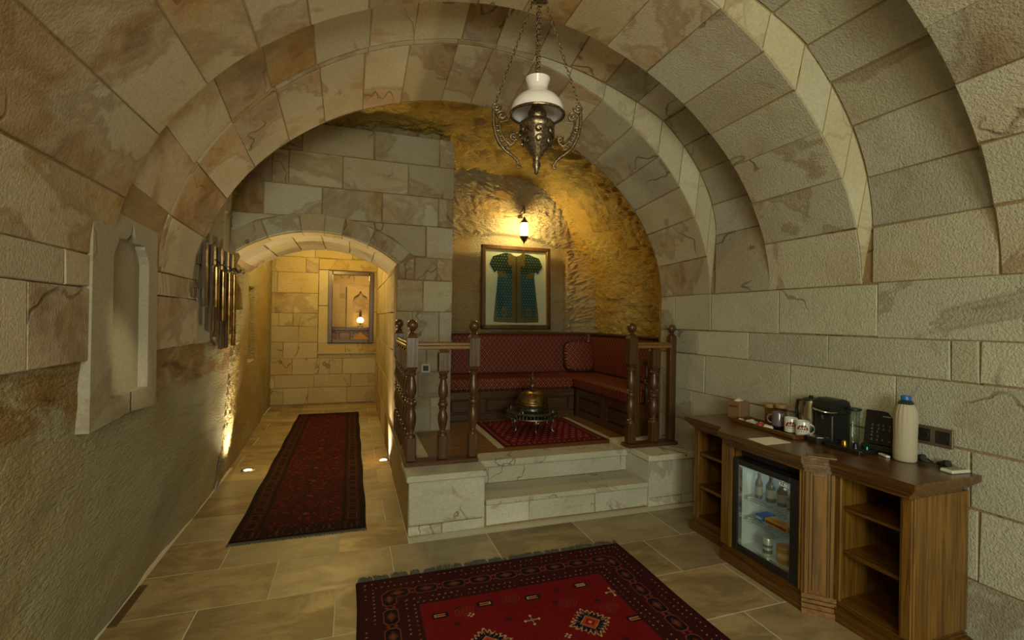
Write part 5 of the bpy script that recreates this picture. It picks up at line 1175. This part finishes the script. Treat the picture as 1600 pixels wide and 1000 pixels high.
for i in range(5):
    for j in range(3): MB().box(-.045+.018*i, -.035+.018*i, -.020+.015*j, -.010+.015*j, .016, .0178, .001).build('button', plain('remote_button', (.16, .17, .15), .5) if i+j == 0 else bpy.data.materials['remote_button'], rm)
t = thing('small_remote', 'small white slab beside the beige bottle', 'remote', (2.62, 1.70, T), math.radians(65)); MB().box(-.032, .032, -.011, .011, .001, .011, .003).build('case', M_WHITE, t); MB().box(-.022, .022, -.006, .006, .0108, .0125, .001).build('button_strip', plain('pale_grey', (.45, .46, .44), .5), t)
pg = thing('power_cords', 'two black plugs with a coiled cord by the wall socket', 'cord', (2.70, 1.55, T))
for y, s_ in ((1.59, 1), (1.487, 1)):
    m = MB().tube([(2.712, y+.03, T+.012), (2.706, y+.01, T+.016), (2.70, y-.008, T+.022), (2.694, y-.026, T+.026)], [.007, .011, .016, .017], 10)
    p_ = put(m, 'plug', M_BLACKM, pg); put(MB().tube([(2.690, y-.026, T+.030), (2.686, y-.044, T+.032)], .0024, 6).tube([(2.700, y-.026, T+.024), (2.697, y-.044, T+.026)], .0024, 6), 'pin', M_CHROME, p_)
put(MB().tube([(2.712, 1.62, T+.012), (2.72, 1.64, T+.01), (2.71, 1.60, T+.006), (2.69, 1.56, T+.006), (2.70, 1.52, T+.008), (2.712, 1.515, T+.012)], .0038, 6).tube([(2.715, 1.62, T+.02), (2.722, 1.58, T+.026), (2.715, 1.545, T+.012), (2.705, 1.53, T+.008)], .0038, 6), 'cord', M_BLACKM, pg)
# ---- sockets
so = thing('wall_socket', 'double socket with dark inserts and bronze frame above the sideboard', 'socket', (2.733, 1.54, .915))
BRZ = plain('bronze_frame', (.17, .13, .085), .35, .6)
put(MB().box(2.722, 2.734, 1.462, 1.622, .915, 1.007, .003), 'frame', BRZ, so)
for y in (1.582, 1.502):
    i_ = put(MB().box(2.720, 2.7235, y-.031, y+.031, .930, .992, .002), 'insert', M_BLACK, so); put(MB().tube([(2.7195, y+.021*math.cos(a), .961+.021*math.sin(a)) for a in np.linspace(0, 2*PI, 21)[:-1]], .0012, 5, closed=True).box(2.7185, 2.7205, y-.002, y+.002, .950, .954).box(2.7185, 2.7205, y-.002, y+.002, .968, .972), 'socket_ring', M_BLACKM, i_)
so = thing('wall_switch', 'white framed switch with a black rocker on the pier behind the railing', 'switch', (.694, 4.672, .971))
put(MB().box(.650, .738, 4.661, 4.673, .971, 1.057, .003), 'frame', plain('switch_frame', (.50, .52, .42), .4), so); put(MB().box(.668, .720, 4.657, 4.662, .989, 1.039, .003), 'rocker', M_BLACK, so)
# ---- rack of brass tubes
ch = thing('tubular_chime', 'hanging wall rack of dark wooden slats and brass tubes with small hooks', 'chime', (-.99, 4.15, 1.25))
put(MB().box(-1.0, -.965, 3.66, 4.50, 1.84, 1.90, .003), 'crossbar', M_DARKWZ, ch); put(MB().box(-1.0, -.965, 3.60, 4.42, 1.615, 1.68, .003), 'crossbar', M_DARKWZ, ch)
TB = antique('burnished_brass', (.62, .40, .15), .25, 12)
for k, (y, zt, zb) in enumerate(((3.74, 2.0, 1.56), (3.905, 2.0, 1.38), (4.04, 2.0, 1.34), (4.185, 2.01, 1.24), (4.33, 2.0, 1.24))): put(MB().box(-.965, -.94, y-.040, y+.025, zb, zt, .003), 'slat', M_DARKWZ, ch)
for k, (y, zt, zb) in enumerate(((3.862, 1.846, 1.556), (4.052, 1.827, 1.46), (4.242, 1.834, 1.353), (4.398, 1.838, 1.254))):
    put(MB().lathe([(.017, zb), (.0185, zb+.004), (.0185, zt-.004), (.015, zt)], (-.915, y, 0), 16), 'brass_tube', TB, ch)
    put(MB().box(-.945, -.925, y-.03, y+.03, zt+.012, 2.0, .002), 'upper_slat', M_WOOD, ch)
    put(MB().tube([(-.925, y, zt+.05), (-.90, y, zt+.03), (-.885, y, zt+.01), (-.872, y+.0, zt+.018), (-.868, y, zt+.04)], .005, 6), 'hook', M_BLACK, ch)
put(MB().tube([(-.925, 4.47, 1.89), (-.90, 4.50, 1.865), (-.88, 4.54, 1.85), (-.87, 4.56, 1.87)], .005, 6), 'hook', M_BLACK, ch)
# ---- floor spotlights
for x, y, lb in ((-.933, 5.166, 'round recessed floor spotlight at the left jamb of the corridor'), (.339, 5.159, 'round recessed floor spotlight at the right jamb of the corridor')):
    t = thing('floor_spotlight', lb, 'spotlight', (x, y, 0), 0, 'recessed floor spotlights')
    MB().lathe([(.036, .0005), (.060, .0005), (.062, .003), (.058, .006), (.040, .007), (.036, .004)], (0, 0, 0), 32, cap=False).build('bezel', M_STEEL, t); MB().lathe([(.001, .0035), (.036, .0035), (.036, .001)], (0, 0, 0), 24, cap=False).build('lens', M_LED, t)
# ---- corridor end mirror: its reflection is a made-up room behind an open frame
of = thing('mirror_frame', 'tall dark wooden mirror frame on the corridor end wall, showing a warm lamplit niche', 'frame', (0, 8.63, 1.06))
for q in ((-.385, -.315, 1.06, 2.29), (.285, .355, 1.06, 2.29)): put(MB().box(q[0], q[1], 8.60, 8.68, q[2], q[3], .008), 'frame_stile', M_DARKWZ, of)
for q in ((-.315, .285, 1.06, 1.125), (-.315, .285, 2.225, 2.29)): put(MB().box(q[0], q[1], 8.605, 8.68, q[2], q[3], .008), 'frame_rail', M_DARKW, of)
wn = struct(thing('wall_mirror_scene', None, None)); wn['label'] = 'stone walls of a made-up corner standing in for the mirror reflection'
m = MB(); m.box(-1.4, 1.4, 8.70+1.9, 10.8, 0, 3.2); m.box(-1.5, -1.3, 8.77, 10.8, 0, 3.2); m.box(1.5, 1.7, 8.77, 10.8, 0, 3.2); m.box(-1.4, 1.6, 8.77, 10.8, 3.1, 3.3); m.box(-1.4, 1.6, 8.77, 10.8, -.1, 0)
m.build('wall_core', M_CORR, wn)
S = planeS((0, 10.6, 0), (1, 0, 0), (0, 0, 1), (0, -1, 0))
rows(wn, S, [(1.0+.3*k, 1.3+.3*k, [-.9+.2*(k % 2), -.45+.2*(k % 2), .05+.15*(k % 2), .6, 1.2]) for k in range(6)], M_CORR)
m = MB(); pts = [(PI-t*PI/24) for t in range(25)]
ro = [(.15+1.3*math.cos(a), 1.75+1.0*math.sin(a)) for a in pts]; ri = [(.15+1.2*math.cos(a), 1.72+.93*math.sin(a)) for a in pts][::-1]
m.prism(ro+ri, 9.6, 9.75, 'y'); m.build('arch_rib', M_STRIP, wn)
og = [(.02, 1.35), (.02, 1.86), (.05, 1.94), (.13, 1.99), (.17, 2.06), (.21, 1.99), (.29, 1.94), (.32, 1.86), (.32, 1.35)]
m = MB(); m.prism([(-.10, 1.15)]+[(-.10, 2.15), (.44, 2.15), (.44, 1.15), (.32, 1.15)]+og[::-1]+[(.02, 1.15)], 10.50, 10.62, 'y'); m.build('niche_surround', M_CORR, wn)
tl = thing('table_lamp', 'small lit lamp glowing in the niche of the stand-in mirror scene', 'lamp', (.17, 10.42, 1.305)); MB().lathe([(.05, 0), (.05, .01), (.015, .03), (.012, .08), (.03, .09)], (0, 0, 0), 16).build('stand', M_ABRASS, tl); MB().lathe([(.045, .09), (.07, .12), (.06, .17), (.025, .20)], (0, 0, 0), 16).build('shade', M_GLOW, tl); MB().lathe([(.02, .20), (.03, .24), (.02, .34), (.004, .36)], (0, 0, 0), 12).build('chimney', M_DARKW, tl)
hb = thing('carved_chest', 'carved wooden chest under the niche of the stand-in mirror scene', 'chest', (.15, 10.3, .0)); MB().box(-.75, .75, -.18, .2, .0, 1.23).build('case', M_OAKX, hb); MB().box(-.8, .8, -.22, .22, 1.23, 1.30, .01).build('top', M_WOODX, hb)
for k in range(5): MB().box(-.66+.27*k, -.44+.27*k, -.20, -.17, 1.0, 1.20, .012).build('carved_panel', M_OAKX, hb)
rc = thing('draped_cloth', 'triangular ochre cloth hanging over the chest of the stand-in mirror scene', 'cloth', (.17, 10.03, 1.21)); MB().prism([(0, .0), (-.30, -.26), (.30, -.26)], -.01, .01, 'y').build('cloth', plain('ochre_cloth', (.50, .25, .06), .8), rc); MB().tube([(-.30, 0, -.26), (.30, 0, -.26)], .012, 6).build('hem', plain('pale_hem', (.6, .45, .2), .8), rc)
point('mirror_scene_light', (.1, 9.7, 2.3), 30, (1, .60, .18), .1)  # added lamp without a fixture, brightens the stand-in mirror scene
# ---- rear window, a real opening that lets the daylight in
wd = struct(thing('window_1', None, None)); wd['label'] = 'window behind the viewer'
mb = MB(); mb.box(-.7, 1.1, -2.70, -2.62, 1.0, 1.05).box(-.7, 1.1, -2.70, -2.62, 2.45, 2.5).box(-.7, -.65, -2.70, -2.62, 1.0, 2.5).box(1.05, 1.1, -2.70, -2.62, 1.0, 2.5).box(.18, .22, -2.70, -2.62, 1.0, 2.5); mb.build('window_frame', M_DARKWZ, wd)
MB().box(-.65, 1.05, -2.67, -2.665, 1.05, 2.45).build('pane', M_PANE, wd)
